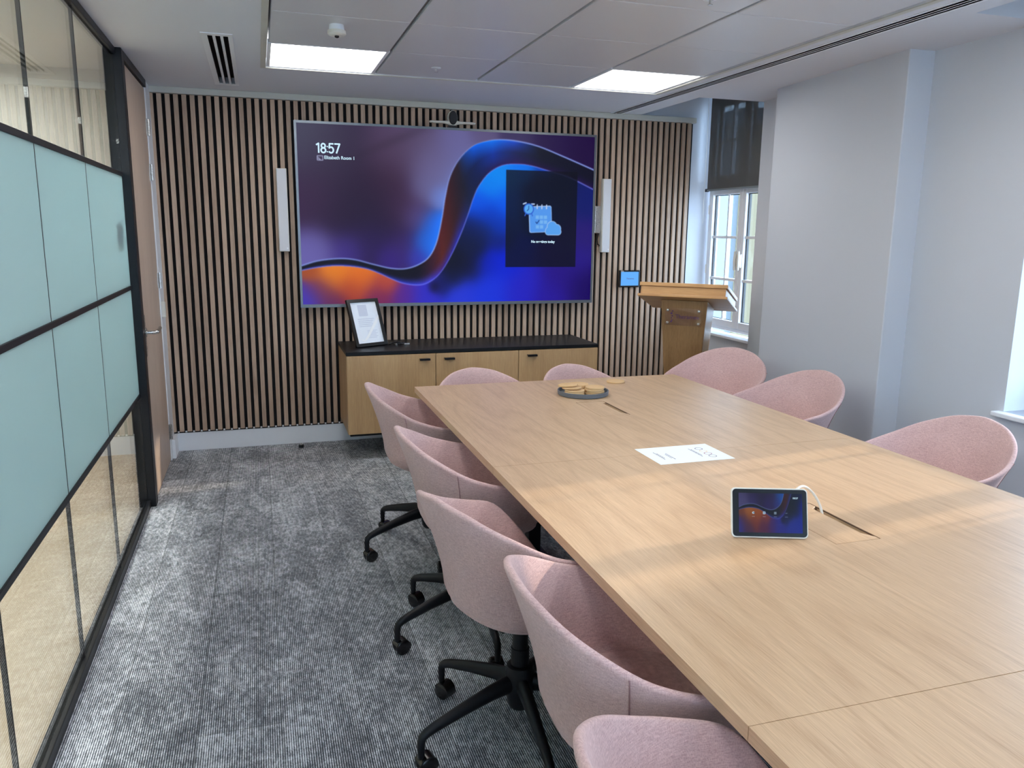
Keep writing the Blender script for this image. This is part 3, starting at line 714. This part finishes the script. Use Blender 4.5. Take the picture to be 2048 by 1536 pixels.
# video bar on top of the television
t = thing('video_camera_bar', 'white winged conference camera with a black oval lens above the television', 'webcam', (1.352, 5.722, TVZ1+.0015))
w = MB(); w.tube([(u/12*.165, 0, .036) for u in range(-12, 13)], [(.018, (.009 if abs(u) < 12 else .006)+.016*math.exp(-(u/2.6)**2)) for u in range(-12, 13)], 16)
w.build('wing_body', M_plas, t, smooth='all')
def oval(rx_, rz_, y_): return [(rx_*math.cos(2*PI*k/32), y_, .066+rz_*math.sin(2*PI*k/32)) for k in range(32)]
for nm, rx_, rz_, y0_, y1_, mt in (('lens_shroud', .034, .052, -.022, .02, M_plas), ('lens_face', .030, .047, -.034, -.015, M_blackp)):
    m_ = MB(); b_ = m_.grid([oval(rx_*.9, rz_*.94, y0_), oval(rx_, rz_, y0_+.005), oval(rx_, rz_, y1_)])
    m_.cap([b_+q for q in range(32)][::-1]); m_.cap([b_+64+q for q in range(32)]); m_.build(nm, mt, t, smooth=True)
MB().box(-.032, .032, -.02, .03, 0, .014).build('mount_foot', M_blackp, t, bevel=.003)

# speakers
def speaker(x, label, bracket):
    t = thing('column_speaker', label, 'speaker', (x, 5.715, 1.380), 0, None)
    MB().box(-.034, .034, 0, .048, 0, .553).build('cabinet', M_plas, t, bevel=.004)
    MB().box(-.031, .031, -.004, .0005, .004, .549).build('grille', M_spk, t, bevel=.0015)
    MB().lathe([(.005, -.001), (.006, .001)], (0, 0, 0), 14, 'y').build('logo_badge', M_white, t, loc=(.020, -.005, .022))
    if bracket:
        b = MB().box(-.085, -.036, .024, .050, .145, .35); b.build('wall_bracket', M_steel, t, bevel=.003)
        MB().tube([(-.050, .03, .145), (-.058, .034, .10), (-.050, .036, .06), (-.035, .036, .05)], .004, 8).build('cable', M_blackp, t, smooth=True)
    else: MB().box(-.02, .02, .046, .052, .145, .35).build('wall_bracket', M_steel, t)
speaker(.170, 'slim white column speaker on the slats between the door and the television', False)
speaker(2.562, 'slim white column speaker with a wall bracket between the television and the window', True)

# wall control panel
t = thing('wall_control_panel', 'small black touch panel with a light blue screen on the slats beside the lectern', 'touch panel', (2.792, 5.765, 1.106))
MB().box(-.088, .088, -.022, 0, 0, .134).build('housing', M_blackp, t, bevel=.004)
s = MB().box(-.076, .076, -.0235, -.021, .014, .122).build('screen', emis('panel_screen', rgb(104, 178, 255), 1/2**EXPO), t)
text_part('screen_logo', 'Theramex', .016, M_purple, s, (-.030, -.0245, .064), RX)
MB().box(-.078, -.056, -.026, -.021, .122, .132).build('sensor', M_steel, t)

# ------------------------------------------------------------------ cabinet
CX0, CX1, CY0, CY1 = .515, 2.305, 5.215, 5.762
t = thing('sideboard', 'long low oak cabinet with three doors and a black top under the television', 'cabinet', ((CX0+CX1)/2, (CY0+CY1)/2, 0))
cx, cy = (CX0+CX1)/2, (CY0+CY1)/2
MB().box(CX0-cx, CX1-cx, CY0+.020-cy, CY1-cy, .185, .718).build('carcass', M_cab, t, bevel=.001)
MB().box(CX0-cx-.002, CX1-cx+.002, CY0-cy-.002, CY1-cy, .719, .742).build('cabinet_top', M_laminate, t, bevel=.002)
MB().box(CX0-cx+.015, CX1-cx-.015, CY0-cy+.03, CY1-cy-.03, .165, .185).build('base_panel', M_laminate, t)
MB().box(-.55, .55, -.02, CY1-cy-.02, 0, .165).build('plinth', M_dark, t)
dx = [CX0, 1.112, 1.703, CX1]
for i in range(3):
    d = MB().box(dx[i]-cx+.002, dx[i+1]-cx-.002, CY0-cy, CY0-cy+.019, .185, .716).build('door', M_cab, t, bevel=.0012)
    hx = [1.035, 1.205, 1.80][i]-cx
    MB().box(hx-.036, hx+.036, CY0-cy-.024, CY0-cy, .680, .685).box(hx-.036, hx+.036, CY0-cy-.024, CY0-cy-.020, .672, .684).build('door_handle', M_black, d, bevel=.001)

# picture frame leaning on the cabinet
t = thing('display_frame', 'black portrait frame holding a white printed sheet, leaning back on the cabinet top', 'picture frame', (.7175, 5.458, .743), math.radians(27))
fw, fh = .128, .335; lean = -math.atan2(.115, .305)
pf = MB().plate('y', -fw, fw, 0, fh, -.010, .010, [(-fw+.022, fw-.022, .022, fh-.022)]).build('frame', M_blackp, t, bevel=.002, rot=(lean, 0, 0), loc=(0, 0, .002))
sh = MB().box(-fw+.02, fw-.02, .0, .004, .02, fh-.02).build('sheet', M_paper, t, rot=(lean, 0, 0), loc=(0, 0, .002))
pr = MB(); pr.box(-.048, .024, -.0006, .0, .215, .295, 0)
for k in range(5): pr.box(-.066, .066-.01*(k % 3), -.0006, .0, .192-k*.013, .197-k*.013, 0)
for k in range(6): pr.box(-.01, .07-.012*(k % 2), -.0006, .0, .108-k*.010, .112-k*.010, 0)
pr.build('print', plain('faint_print', rgb(214, 220, 236), .8), sh)
MB().box(-fw+.02, fw-.02, -.006, -.004, .02, fh-.02).build('glazing', M_cglass, t, rot=(lean, 0, 0), loc=(0, 0, .002))
MB().hexa([(-.03, .14, 0), (.03, .14, 0), (.03, .15, 0), (-.03, .15, 0), (-.02, .090, .19), (.02, .090, .19), (.02, .098, .19), (-.02, .098, .19)]).build('easel_back', M_blackp, t)
cs_ = MB(); cs_.prism([(.106, .19), (.106, .215), (.085, .20), (-.02, .075), (-.05, .045), (-.072, .052), (-.075, .044), (-.048, .034), (-.012, .060)], -.0022, -.0008, 'y')
cs_.build('curled_edge', plain('paper_edge', rgb(250, 252, 255), .6), sh)
t = thing('adapter_cable', 'short black adapter cable with a silver plug lying beside the display frame', 'cable', (.90, 5.50, .743))
MB().tube([(-.06, .0, .006), (-.03, .02, .012), (0, .01, .016), (.03, .02, .008), (.055, .0, .010), (.03, -.015, .007), (.0, -.01, .006), (-.03, -.018, .006)], .0055, 10).build('cord', M_blackp, t, smooth='all')
MB().box(.045, .085, -.010, .006, .0, .010).build('plug', M_steel, t, bevel=.002)
MB().lathe([(.008, 0), (.009, .010), (.005, .014)], (-.015, -.035, 0), 16).build('connector', M_steel, t, smooth=True)

# door stop on the floor
t = thing('door_stop', 'small black and steel cylindrical door stop on the carpet by the skirting', 'door stop', (.224, 5.64, 0))
MB().lathe([(.010, 0), (.010, .008)], n=20).build('base', M_steel, t, smooth=True)
MB().lathe([(.018, .008), (.019, .010), (.019, .026), (.017, .028)], n=24).build('rubber_ring', M_blackp, t, smooth=True)
MB().lathe([(.007, .028), (.007, .034), (.004, .036)], n=16).build('cap', M_steel, t, smooth=True)

# ------------------------------------------------------------------ lectern
LR = -math.radians(42.9)
t = thing('lectern', 'oak lectern with a slanted top, tapered post and clear nameplate standing by the window', 'lectern', (2.860, 4.945, 0), LR)
W_, D_ = .301, .423                    # half width, depth; local -y faces the room
sa_ = math.radians(15.94); sl_ = math.tan(sa_)
yf = -.17; yb = yf+D_*math.cos(sa_); zf = 1.20
def zt_(y): return zf-(y-yf)*sl_
def slab(x0, x1, d0, d1, a, b):
    def q(x, d, n): return (x, yf+d*math.cos(sa_)+n*math.sin(sa_), zf-d*math.sin(sa_)+n*math.cos(sa_))
    return [q(x0,d0,a), q(x1,d0,a), q(x1,d1,a), q(x0,d1,a), q(x0,d0,b), q(x1,d0,b), q(x1,d1,b), q(x0,d1,b)]
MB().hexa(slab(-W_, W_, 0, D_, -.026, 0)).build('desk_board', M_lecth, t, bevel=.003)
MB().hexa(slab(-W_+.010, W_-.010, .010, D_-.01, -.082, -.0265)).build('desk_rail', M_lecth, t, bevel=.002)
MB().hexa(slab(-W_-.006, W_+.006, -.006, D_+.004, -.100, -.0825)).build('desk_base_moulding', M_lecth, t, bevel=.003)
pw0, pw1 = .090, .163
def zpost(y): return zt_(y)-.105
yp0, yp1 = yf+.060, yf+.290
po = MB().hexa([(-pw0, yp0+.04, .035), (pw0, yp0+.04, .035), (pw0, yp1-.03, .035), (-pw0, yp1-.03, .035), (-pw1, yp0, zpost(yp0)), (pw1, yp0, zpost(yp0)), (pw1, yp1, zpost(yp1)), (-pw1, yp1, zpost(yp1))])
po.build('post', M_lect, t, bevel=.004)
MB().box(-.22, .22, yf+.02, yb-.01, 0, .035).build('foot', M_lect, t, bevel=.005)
zc = .965; sc_ = .04/(zpost(yp0)-.035)
yy = yp0+.04*(1-(zc-.035)/(zpost(yp0)-.035))
npn = MB().box(-.125, .125, -.0035, .0, -.060, .060).build('nameplate', M_acryl, t, loc=(0, yy-.016, zc), rot=(math.atan(sc_), 0, 0))
text_part('plate_text', 'Theramex', .040, M_purple, npn, (-.053, -.0045, -.012), RX)
dts = MB()
for k, (ux, uz, r) in enumerate(((-.072, .038, .005), (-.080, .022, .007), (-.074, .004, .005), (-.080, -.010, .004), (-.076, -.026, .005), (-.082, -.036, .006))): dts.lathe([(r, -.001), (r, 0)], (ux, -.0042, uz), 12, 'y')
dts.build('plate_emblem', M_purple, npn)
for sx in (-1, 1):
    for sz in (-1, 1):
        MB().lathe([(.003, -.011), (.008, -.009), (.009, -.004), (.0065, -.0035), (.006, .014)], (0, 0, 0), 18, 'y').build('standoff_stud', M_steel, npn, smooth=True, loc=(sx*.108, 0, sz*.043))

# ------------------------------------------------------------------ table
TX0, TX1, TZ = .735, 2.236, .740
JY = [3.984, 2.516, 1.002, -.512]
HT = {0: (1.402, 1.547, 3.120, 3.414), 1: (1.410, 1.555, 1.612, 1.906), 2: (1.406, 1.55, .02, .314)}
tb = thing('conference_table', 'long rectangular oak conference table made of joined sections filling the room', 'table', ((TX0+TX1)/2, 1.74, 0))
ox, oy = (TX0+TX1)/2, 1.74
for i in range(3):
    h = HT[i]
    MB().plate('z', TX0-ox, TX1-ox, JY[i+1]+.0009-oy, JY[i]-.0009-oy, TZ-.028, TZ, [(h[0]-ox, h[1]-ox, h[2]-oy, h[3]-oy)]).build('tabletop', M_table, tb, bevel=.0010, seg=1)
    bx = MB(); a, b, c, d = h[0]-ox, h[1]-ox, h[2]-oy, h[3]-oy
    bx.box(a-.01, b+.01, c-.01, d+.01, TZ-.09, TZ-.085).box(a-.010, a-.001, c-.01, d+.01, TZ-.085, TZ-.0285).box(b+.001, b+.010, c-.01, d+.01, TZ-.085, TZ-.0285).box(a-.001, b+.001, c-.01, c-.001, TZ-.085, TZ-.0285).box(a-.001, b+.001, d+.001, d+.01, TZ-.085, TZ-.0285)
    bx.build('cable_tray', plain('tray_brown', rgb(74, 56, 44), .8), tb)
    tm = MB().plate('z', a+.0002, b-.0002, c+.0002, d-.0002, TZ-.004, TZ-.0012, [(a+.003, b-.003, c+.003, d-.003)]); tm.build('hatch_trim', plain('trim_brown', rgb(88, 64, 50), .7), tb)
    L_ = MB(); e = .0032; s1 = .020
    poly = [(a+e, c+e), (b-e, c+e), (b-e, c+.018), (b-e-s1, c+.050), (b-e-s1, d-.045), (b-e, d-.030), (b-e, d-e), (a+e, d-e)]
    L_.prism(poly, TZ-.018, TZ-.0006); L_.build('cable_hatch_lid', M_table, tb, bevel=.0008, seg=1)
MB().box(-.015, .015, .15-oy, 3.35-oy, .08, TZ-.10).build('sun_blocking_spine', M_black, tb)  # hidden panel, added to keep sun off the floor beneath the table
for y in (3.35, 1.75, .15):
    lg = MB().box(-.34, -.28, y-oy-.03, y-oy+.03, .03, TZ-.03).box(.28, .34, y-oy-.03, y-oy+.03, .03, TZ-.03).box(-.34, .34, y-oy-.025, y-oy+.025, TZ-.07, TZ-.029).box(-.38, -.24, y-oy-.22, y-oy+.22, 0, .03).box(.24, .38, y-oy-.22, y-oy+.22, 0, .03)
    lg.build('table_leg', M_black, tb, bevel=.004)

# coasters and tray
tr = thing('round_tray', 'round grey stone tray with a low rim holding stacks of cork coasters on the table', 'tray', (1.511, 3.585, TZ+.0005))
MB().lathe([(.120, 0), (.126, .003), (.128, .022), (.1255, .024), (.121, .0225), (.119, .006), (.110, .0045), (.0, .0045)], n=64).build('tray_dish', M_slate, tr, smooth=True)
def coaster(x, y, z, label, grp=None, tilt=(0, 0, 0)):
    o = MB().lathe([(.0, 0), (.0465, 0), (.0485, .0018), (.0485, .0074), (.0465, .0092), (.0, .0092)], n=48).build('cork_coaster', M_cork, None, smooth=True)
    o.location = (x, y, z); o.rotation_euler = tilt; o['label'] = label; o['category'] = 'coaster'
    if grp: o['group'] = grp
    return o
zb = TZ+.0058
RK = ['bottom one', 'second up', 'third up', 'top one']
for k in range(4): coaster(1.5575+[0, .002, -.002, .0015][k], 3.553, zb+.0096*k, 'cork coaster, %s of the tidy stack on the window side of the tray' % RK[k], 'coasters in the tray')
for k in range(3): coaster(1.4545+[0, -.002, -.001][k], 3.557, zb+.0096*k, 'cork coaster, %s of the leaning stack on the aisle side of the tray' % RK[k], 'coasters in the tray')
coaster(1.430, 3.588, zb+.0405, 'round cork coaster slipped sideways on top of the leaning stack', 'coasters in the tray', (math.radians(-4), math.radians(-3), 0))
coaster(1.444, 3.571, zb+.0305, 'round cork coaster just under the slipped one on the leaning stack', 'coasters in the tray', (math.radians(-3), math.radians(-1), 0))
for k in range(4): coaster(1.512, 3.645, zb+.0096*k, 'round cork coaster, %s of the stack at the back of the tray' % RK[k], 'coasters in the tray')
coaster(1.806, 3.838, TZ+.0005, 'single cork coaster lying on the bare tabletop near its far end')

# printed sheet
pp = thing('printed_sheet', 'white printed sheet with four small rings lying on the middle of the table', 'paper', (1.456, 2.487, TZ+.0004), math.radians(0))
MB().box(-.1495, .1495, -.104, .104, 0, .0004).build('sheet', M_paper, pp)
RC = [rgb(80, 60, 110), rgb(235, 205, 150), rgb(150, 80, 110), rgb(90, 90, 110)]
for k in range(4):
    r = MB(); n = 28; y = .046-.033*k
    rings = [[(.088+rr*math.cos(2*PI*j/n), y+rr*math.sin(2*PI*j/n), .0006) for j in range(n)] for rr in (.0125, .0150)]
    r.grid(rings[::-1]); r.build('ring_mark', plain('ring_ink', RC[k], .7), pp)
for k, (x, a, b) in enumerate(((.048, -.05, .055), (.054, -.035, .045), (-.065, -.055, .02), (-.072, -.04, .01), (-.098, -.035, .030), (-.104, -.05, .045))):
    y = a; tx = MB()
    while y < b:
        l = random.uniform(.006, .014); tx.box(x-.0015, x+.0015, y, min(y+l, b), .0004, .0006); y += l+.003
    tx.build('text_line', M_ink, pp)

# table controller
tc = thing('touch_controller', 'white wedge-shaped touch controller with a dark lit screen standing on the table', 'tablet', (1.262, 1.690, TZ+.0005), -math.radians(19.5))
cw, chh, tl_ = .1015, .132, math.radians(-18)
def rr_poly(w, h, r, n=6):
    P = []
    for cx_, cy_, a0 in ((w-r, h-r, 0), (-w+r, h-r, 90), (-w+r, r, 180), (w-r, r, 270)):
        for k in range(n+1):
            a = math.radians(a0+90*k/n); P.append((cx_+r*math.cos(a), cy_+r*math.sin(a)))
    return P
MB().prism(rr_poly(cw, chh, .012), .0, .010, 'y').build('body', M_plas, tc, smooth=True, bevel=.002, rot=(tl_, 0, 0), loc=(0, 0, .003))
MB().prism([(p[0], p[1]+.0035) for p in rr_poly(cw-.0035, chh-.007, .0095)], -.0012, .0005, 'y').build('glass_face', plain('glass_black', (.004, .004, .005, 1), .25, spec=.15), tc, rot=(tl_, 0, 0), loc=(0, 0, .003))
_, _, im2 = wallpaper(230, 144, .62, -.045, .42)
U2, V2 = np.meshgrid((np.arange(230)+.5)/230, (np.arange(144)+.5)/144)
im2 = im2*.55+4; X2, Y2 = U2*1.6, V2; p2 = 1/144*1.3
for k, u in enumerate((.23, .40, .575, .75)):
    cx_ = u*1.6
    if k < 3: im2 = blend(im2, rrect(X2, Y2, cx_, .50, .032, .034 if k else .030, .010 if k else .03, 0, p2), (190, 220, 240), (.95, .95, .55)[k])
    if k == 1: im2 = blend(im2, np.maximum(seg(X2, Y2, (cx_-.014, .5), (cx_+.014, .5), .005, p2), seg(X2, Y2, (cx_, .486), (cx_, .514), .005, p2)), (20, 50, 90))
    if k == 0: im2 = blend(im2, seg(X2, Y2, (cx_, .5), (cx_+.03, .5), .008, p2), (30, 40, 70))
    if k == 3: im2 = blend(im2, seg(X2, Y2, (cx_-.022, .5), (cx_+.022, .5), .005, p2), (190, 210, 230), .8)
    im2 = blend(im2, seg(X2, Y2, (cx_-.03, .405), (cx_+.03, .405), .008, p2), (170, 180, 200), .55)
sc2 = pic_mesh('screen', im2, .168, .104, screen_mat('controller_picture', .9, .01), tc, (0, 0, .003), (tl_, 0, 0))
# shift picture forward of the glass face and up along the tilted face
off = Matrix.Rotation(tl_, 3, 'X') @ Vector((.002, -.0016, .014)); sc2.location = (off[0], off[1], off[2]+.003)
text_part('screen_clock', '18:57', .0068, M_txt, sc2, (.058, -.0006, .090), RX)
MB().hexa([(-.07, .006, 0), (.07, .006, 0), (.07, .062, 0), (-.07, .062, 0), (-.07, .034, .085), (.07, .034, .085), (.07, .042, .085), (-.07, .042, .085)]).build('stand', M_plas, tc, bevel=.004)
cp = [(1.33, 1.72, .80), (1.37, 1.75, .825), (1.41, 1.785, .836), (1.46, 1.82, .828), (1.505, 1.838, .800), (1.530, 1.835, .765), (1.540, 1.825, .725), (1.538, 1.80, .69)]
t = thing('controller_cable', 'thin white cable arching from the touch controller into the table hatch', 'cable', (1.54, 1.825, TZ))
MB().tube([(p[0]-1.54, p[1]-1.825, p[2]-TZ) for p in [tuple(q) for q in spline(cp, 6)]], .0038, 10).build('cord', M_plas, t, smooth='all')

# ------------------------------------------------------------------ chairs
def lerp(x, xs, ys): return float(np.interp(x, xs, ys))
def smooth_interp(x, xs, ys):
    for i in range(len(xs)-1):
        if x <= xs[i+1]:
            t = (x-xs[i])/(xs[i+1]-xs[i]); t = t*t*(3-2*t); return ys[i]+(ys[i+1]-ys[i])*t
    return ys[-1]
ANG = [0, 38, 72, 90, 110, 130, 155, 180]
HGT = [.455, .475, .655, .672, .704, .755, .806, .826]
def rimH(d): # monotone-ish cubic via numpy on dense cosine blending
    return float(np.interp(d, _D, _H))
_D = np.linspace(0, 180, 181); _H = np.interp(_D, ANG, HGT)
for _ in range(40): _H[1:-1] = (_H[:-2]+2*_H[1:-1]+_H[2:])/4; _H[0] = _H[1]; _H[-1] = _H[-2]
def sup(d, A, B, e=2.35):
    c, s = math.cos(math.radians(d)), math.sin(math.radians(d))
    r = (abs(c/A)**e+abs(s/B)**e)**(-1/e); return r*c, r*s
def shell_ring(k):
    """k: ('out'|'in', s) -> 72 points"""
    pts = []
    n = 80
    for j in range(n):
        d = 360*j/n; dd = d if d <= 180 else 360-d
        H = rimH(dd)
        fx = lerp(dd, [0, 60, 180], [.245, .250, .255])
        rx, ry = sup(d, .228 if dd < 90 else .301, .306, 2.15)       # rim plan
        bx, by = sup(d, .225 if dd < 90 else .215, .235, 2.4)       # body plan low down
        side, s = k
        zb_, zw = .405, min(.53, H-.015)
        if side == 'out':
            if s < 0:                                                  # bottom bowl, s in -1..0
                a = (s+1)*PI/2; q = math.sin(a)**.9
                x, y, z = bx*q, by*q, zb_+(zw-zb_)*(1-math.cos(a))**1.15
            else:
                q = s**1.35
                x, y, z = bx+(rx-bx)*q, by+(ry-by)*q, zw+(H-zw)*s
        else:
            th_ = .019
            ln = math.hypot(rx, ry); ux, uy = rx/ln, ry/ln
            zw2 = min(.50, H-.006)
            q = s**1.35
            x, y, z = bx+(rx-bx)*q-ux*th_, by+(ry-by)*q-uy*th_, zw2+(H-zw2)*s
            if s < 0:
                a = (1+s); x, y, z = (bx-ux*th_)*a, (by-uy*th_)*a, zw2-(zw2-.452)*min(1, -s*2.5)
        pts.append((x, y, z))
    return pts
def chair_proto():
    root = thing('tub_chair', 'x', 'chair')
    m = MB(); rings = []
    for i in range(0, 11): rings.append(shell_ring(('out', -1+i/10*.999 if i else -.985)))
    for i in range(1, 13): rings.append(shell_ring(('out', i/12*.985)))
    # rounded rim
    o = shell_ring(('out', 1.0)); q = shell_ring(('in', 1.0))
    for a in (25, 60, 90, 120, 155):
        ca, sa = math.cos(math.radians(a)), math.sin(math.radians(a))
        rings.append([((p[0]+r[0])/2+(p[0]-r[0])/2*ca, (p[1]+r[1])/2+(p[1]-r[1])/2*ca, p[2]+.009*sa) for p, r in zip(o, q)])
    for i in range(11, -1, -1): rings.append(shell_ring(('in', i/12*.985)))
    for i in range(1, 8): rings.append(shell_ring(('in', -i/8)))
    b = m.grid(rings); n = 80
    m.cap([b+j for j in range(n)][::-1]); m.cap([b+(len(rings)-1)*n+j for j in range(n)])
    sh_ = m.build('shell', M_pink, root, smooth='all')
    for sg in (-1, 1):
        pts = []
        d = 116
        j = round(d/360*80)
        for i in range(-4, 12):
            p = shell_ring(('out', i/11.0))[j] if i >= 0 else shell_ring(('out', i/10.0))[j]
            cur = .010*math.sin(max(i, 0)/11*PI)
            pts.append((p[0]*1.004+cur*0, sg*p[1]*1.004, p[2]))
        MB().tube(pts, .0016, 6).build('seam', M_pinkd, sh_, smooth='all')
    c = MB(); rg = []
    for (k, z) in ((.0, .452), (.90, .452), (.965, .462), (.985, .476), (.965, .490), (.90, .500), (.6, .505), (.02, .507)):
        rg.append([(x*k+.004, y*k, z) for x, y in [sup(360*j/48, .205, .212, 2.6) for j in range(48)]])
    b = c.grid(rg); c.cap([b+7*48+j for j in range(48)]); c.build('seat_cushion', M_pink, root, smooth='all')
    co = MB().lathe([(.028, .20), (.028, .30), (.024, .302), (.024, .385), (.05, .388), (.05, .41)], n=28)
    co.box(-.09, .09, -.035, .035, .386, .404)
    co.build('gas_column', M_black, root, smooth=True)
    hb = MB().lathe([(.030, .105), (.038, .12), (.044, .16), (.045, .225), (.040, .243), (.030, .247)], n=28)
    hb.build('hub', M_black, root, smooth=True)
    MB().tube([(.02, -.04, .372), (.02, -.12, .366), (.02, -.17, .352)], [.005, .005, .008], 8).build('lift_lever', M_black, root, smooth=True)
    R_ = .335; LP = None
    leg = MB(); path = [(.02, 0, .190), (.10, 0, .180), (.20, 0, .158), (.29, 0, .134), (R_-.018, 0, .124), (R_-.004, 0, .114), (R_, 0, .098), (R_, 0, .052)]
    rad = [(.021, .030), (.019, .025), (.016, .020), (.014, .016), (.0135, .0145), (.013, .013), (.012, .012), (.010, .010)]
    leg.tube(path, rad, 14)
    cs = MB()
    for sg in (-1, 1): cs.lathe([(.004, .0), (.024, .001), (.0275, .004), (.0275, .018), (.024, .021), (.004, .022)], (R_-.016, (.002 if sg > 0 else -.024), .028), 24, 'y')
    cs.tube([(R_, 0, .06), (R_-.004, 0, .048), (R_-.014, 0, .036)], .009, 10)
    hood = [(R_-.016+.030*math.cos(a), .028+.030*math.sin(a)) for a in np.linspace(math.radians(20), math.radians(200), 14)]
    hood += [(R_-.016+.0265*math.cos(a), .028+.0265*math.sin(a)) for a in np.linspace(math.radians(200), math.radians(20), 14)]
    cs.prism(hood, -.0205, .0205, 'y')
    l0 = leg.build('leg', M_black, root, smooth=True); c0 = cs.build('caster', M_blackp, l0, smooth=True)
    legs = [l0]
    for k in range(1, 5):
        l = l0.copy(); COL.objects.link(l); l.parent = root; l.rotation_euler = (0, 0, 2*PI*k/5)
        cc = c0.copy(); COL.objects.link(cc); cc.parent = l; legs.append(l)
    return root, sh_, legs
proto, _, _ = chair_proto()
def place(o, x, y, facing, legrot, label, group):
    o.location = (x, y, 0); o.rotation_euler = (0, 0, math.radians(facing)); o['label'] = label; o['group'] = group
    ls = sorted([c for c in bpy.data.objects if c.parent == o and c.name.startswith('leg')], key=lambda c: c.rotation_euler[2])
    for k, l in enumerate(ls): l.rotation_euler = (0, 0, math.radians(legrot-facing)+2*PI*k/5)
AS, FE, WS = 'chairs along the aisle side', 'chairs at the far table end', 'chairs along the window side'
CH_ = [
 (.740, 3.640, -4, 197, 0, 'pink upholstered tub chair on the aisle side of the table, closest to the cabinet', AS),
 (.740, 2.778, 1.2, 197, 0, 'pink upholstered tub chair on the aisle side of the table, second from the cabinet', AS),
 (.700, 2.093, 18, 195, 0, 'pink upholstered tub chair on the aisle side of the table, third from the cabinet', AS),
 (.772, 1.478, -2.5, 210, 0, 'pink upholstered tub chair on the aisle side of the table, fourth from the cabinet', AS),
 (.680, .829, -2, 190, 0, 'pink upholstered tub chair on the aisle side, the nearest one at the bottom edge', AS),
 (1.176, 4.022, -79.7, 92, -.061, 'pink upholstered tub chair at the far end of the table, nearer the door', FE),
 (1.781, 4.009, -71.2, 70, -.058, 'pink upholstered tub chair at the far end of the table, behind the coaster tray', FE),
 (2.568, 4.106, 211.7, 20, .005, 'pink upholstered tub chair on the window side, in front of the lectern', WS),
 (2.532, 3.404, 185.3, 10, 0, 'pink upholstered tub chair on the window side beside the wall column', WS),
 (2.562, 2.467, 180.4, 30, -.034, 'pink upholstered tub chair on the window side, closest to the camera', WS),
]
protos = {}
def lower(o, dz):
    for c in bpy.data.objects:
        if c.parent == o and c.name.split('.')[0] in ('shell', 'seat_cushion', 'lift_lever', 'gas_column'): c.location.z += dz
for i, (x, y, f, lr, dz, lb, gr) in enumerate(CH_):
    o = proto if i == 0 else copy_tree(proto)
    place(o, x, y, f, lr, lb, gr); lower(o, dz)

# ------------------------------------------------------------------ things seen through the glass
t = thing('room_booking_panel', 'dark rectangular room booking panel fixed to the frosted glass beside the door post', 'booking panel', (XL-.020, 4.42, 1.442))
MB().box(-.010, .010, -.09, .09, 0, .115).build('housing', M_blackp, t, bevel=.003)

# opposite buildings
b1 = thing('courtyard_building', 'pale cream rendered building across the courtyard with pilasters and a cornice', 'building', (10, 15.9, -6))
MB().box(-2, 2, -3.8, 6, 0, 9.35).build('wall', M_stucco, b1)
MB().box(-2.15, 2.0, -3.9, 6, 9.35, 9.6).build('cornice', M_stuccow, b1)
for k in range(6):
    MB().box(-2.12, -2.0, -3.6+k*1.6, -3.0+k*1.6, 0, 9.3).build('pilaster', M_stuccow, b1)
b2 = thing('brick_building', 'red brick building with a white cornice and a blue slate roof far beyond the window', 'building', (18, 26, -6))
MB().box(-5, 5, -4, 4, 0, 7.9).build('wall', M_brick, b2)
MB().box(-5.2, 5.2, -4.2, 4.2, 7.9, 8.2).build('cornice', M_stuccow, b2)
MB().hexa([(-5.2, -4.2, 8.2), (5.2, -4.2, 8.2), (5.2, 4.2, 8.2), (-5.2, 4.2, 8.2), (-4.5, -3.0, 9.6), (4.5, -3.0, 9.6), (4.5, 3, 9.6), (-4.5, 3, 9.6)]).build('roof', M_roof, b2)
for k in range(4):
    for j in range(2):
        f = MB().box(-4.3+k*2.4, -3.2+k*2.4, -4.06, -4.0, 2.2+j*2.9, 4.2+j*2.9).build('window', M_stuccow, b2)
        MB().box(-4.15+k*2.4, -3.35+k*2.4, -4.08, -4.05, 2.35+j*2.9, 4.05+j*2.9).build('pane', M_pane, f)
g = MB().box(3.6, 60, -20, 60, -6.2, -6).build('street_ground', plain('paving', rgb(150, 150, 150), .9)); g['kind'] = 'structure'
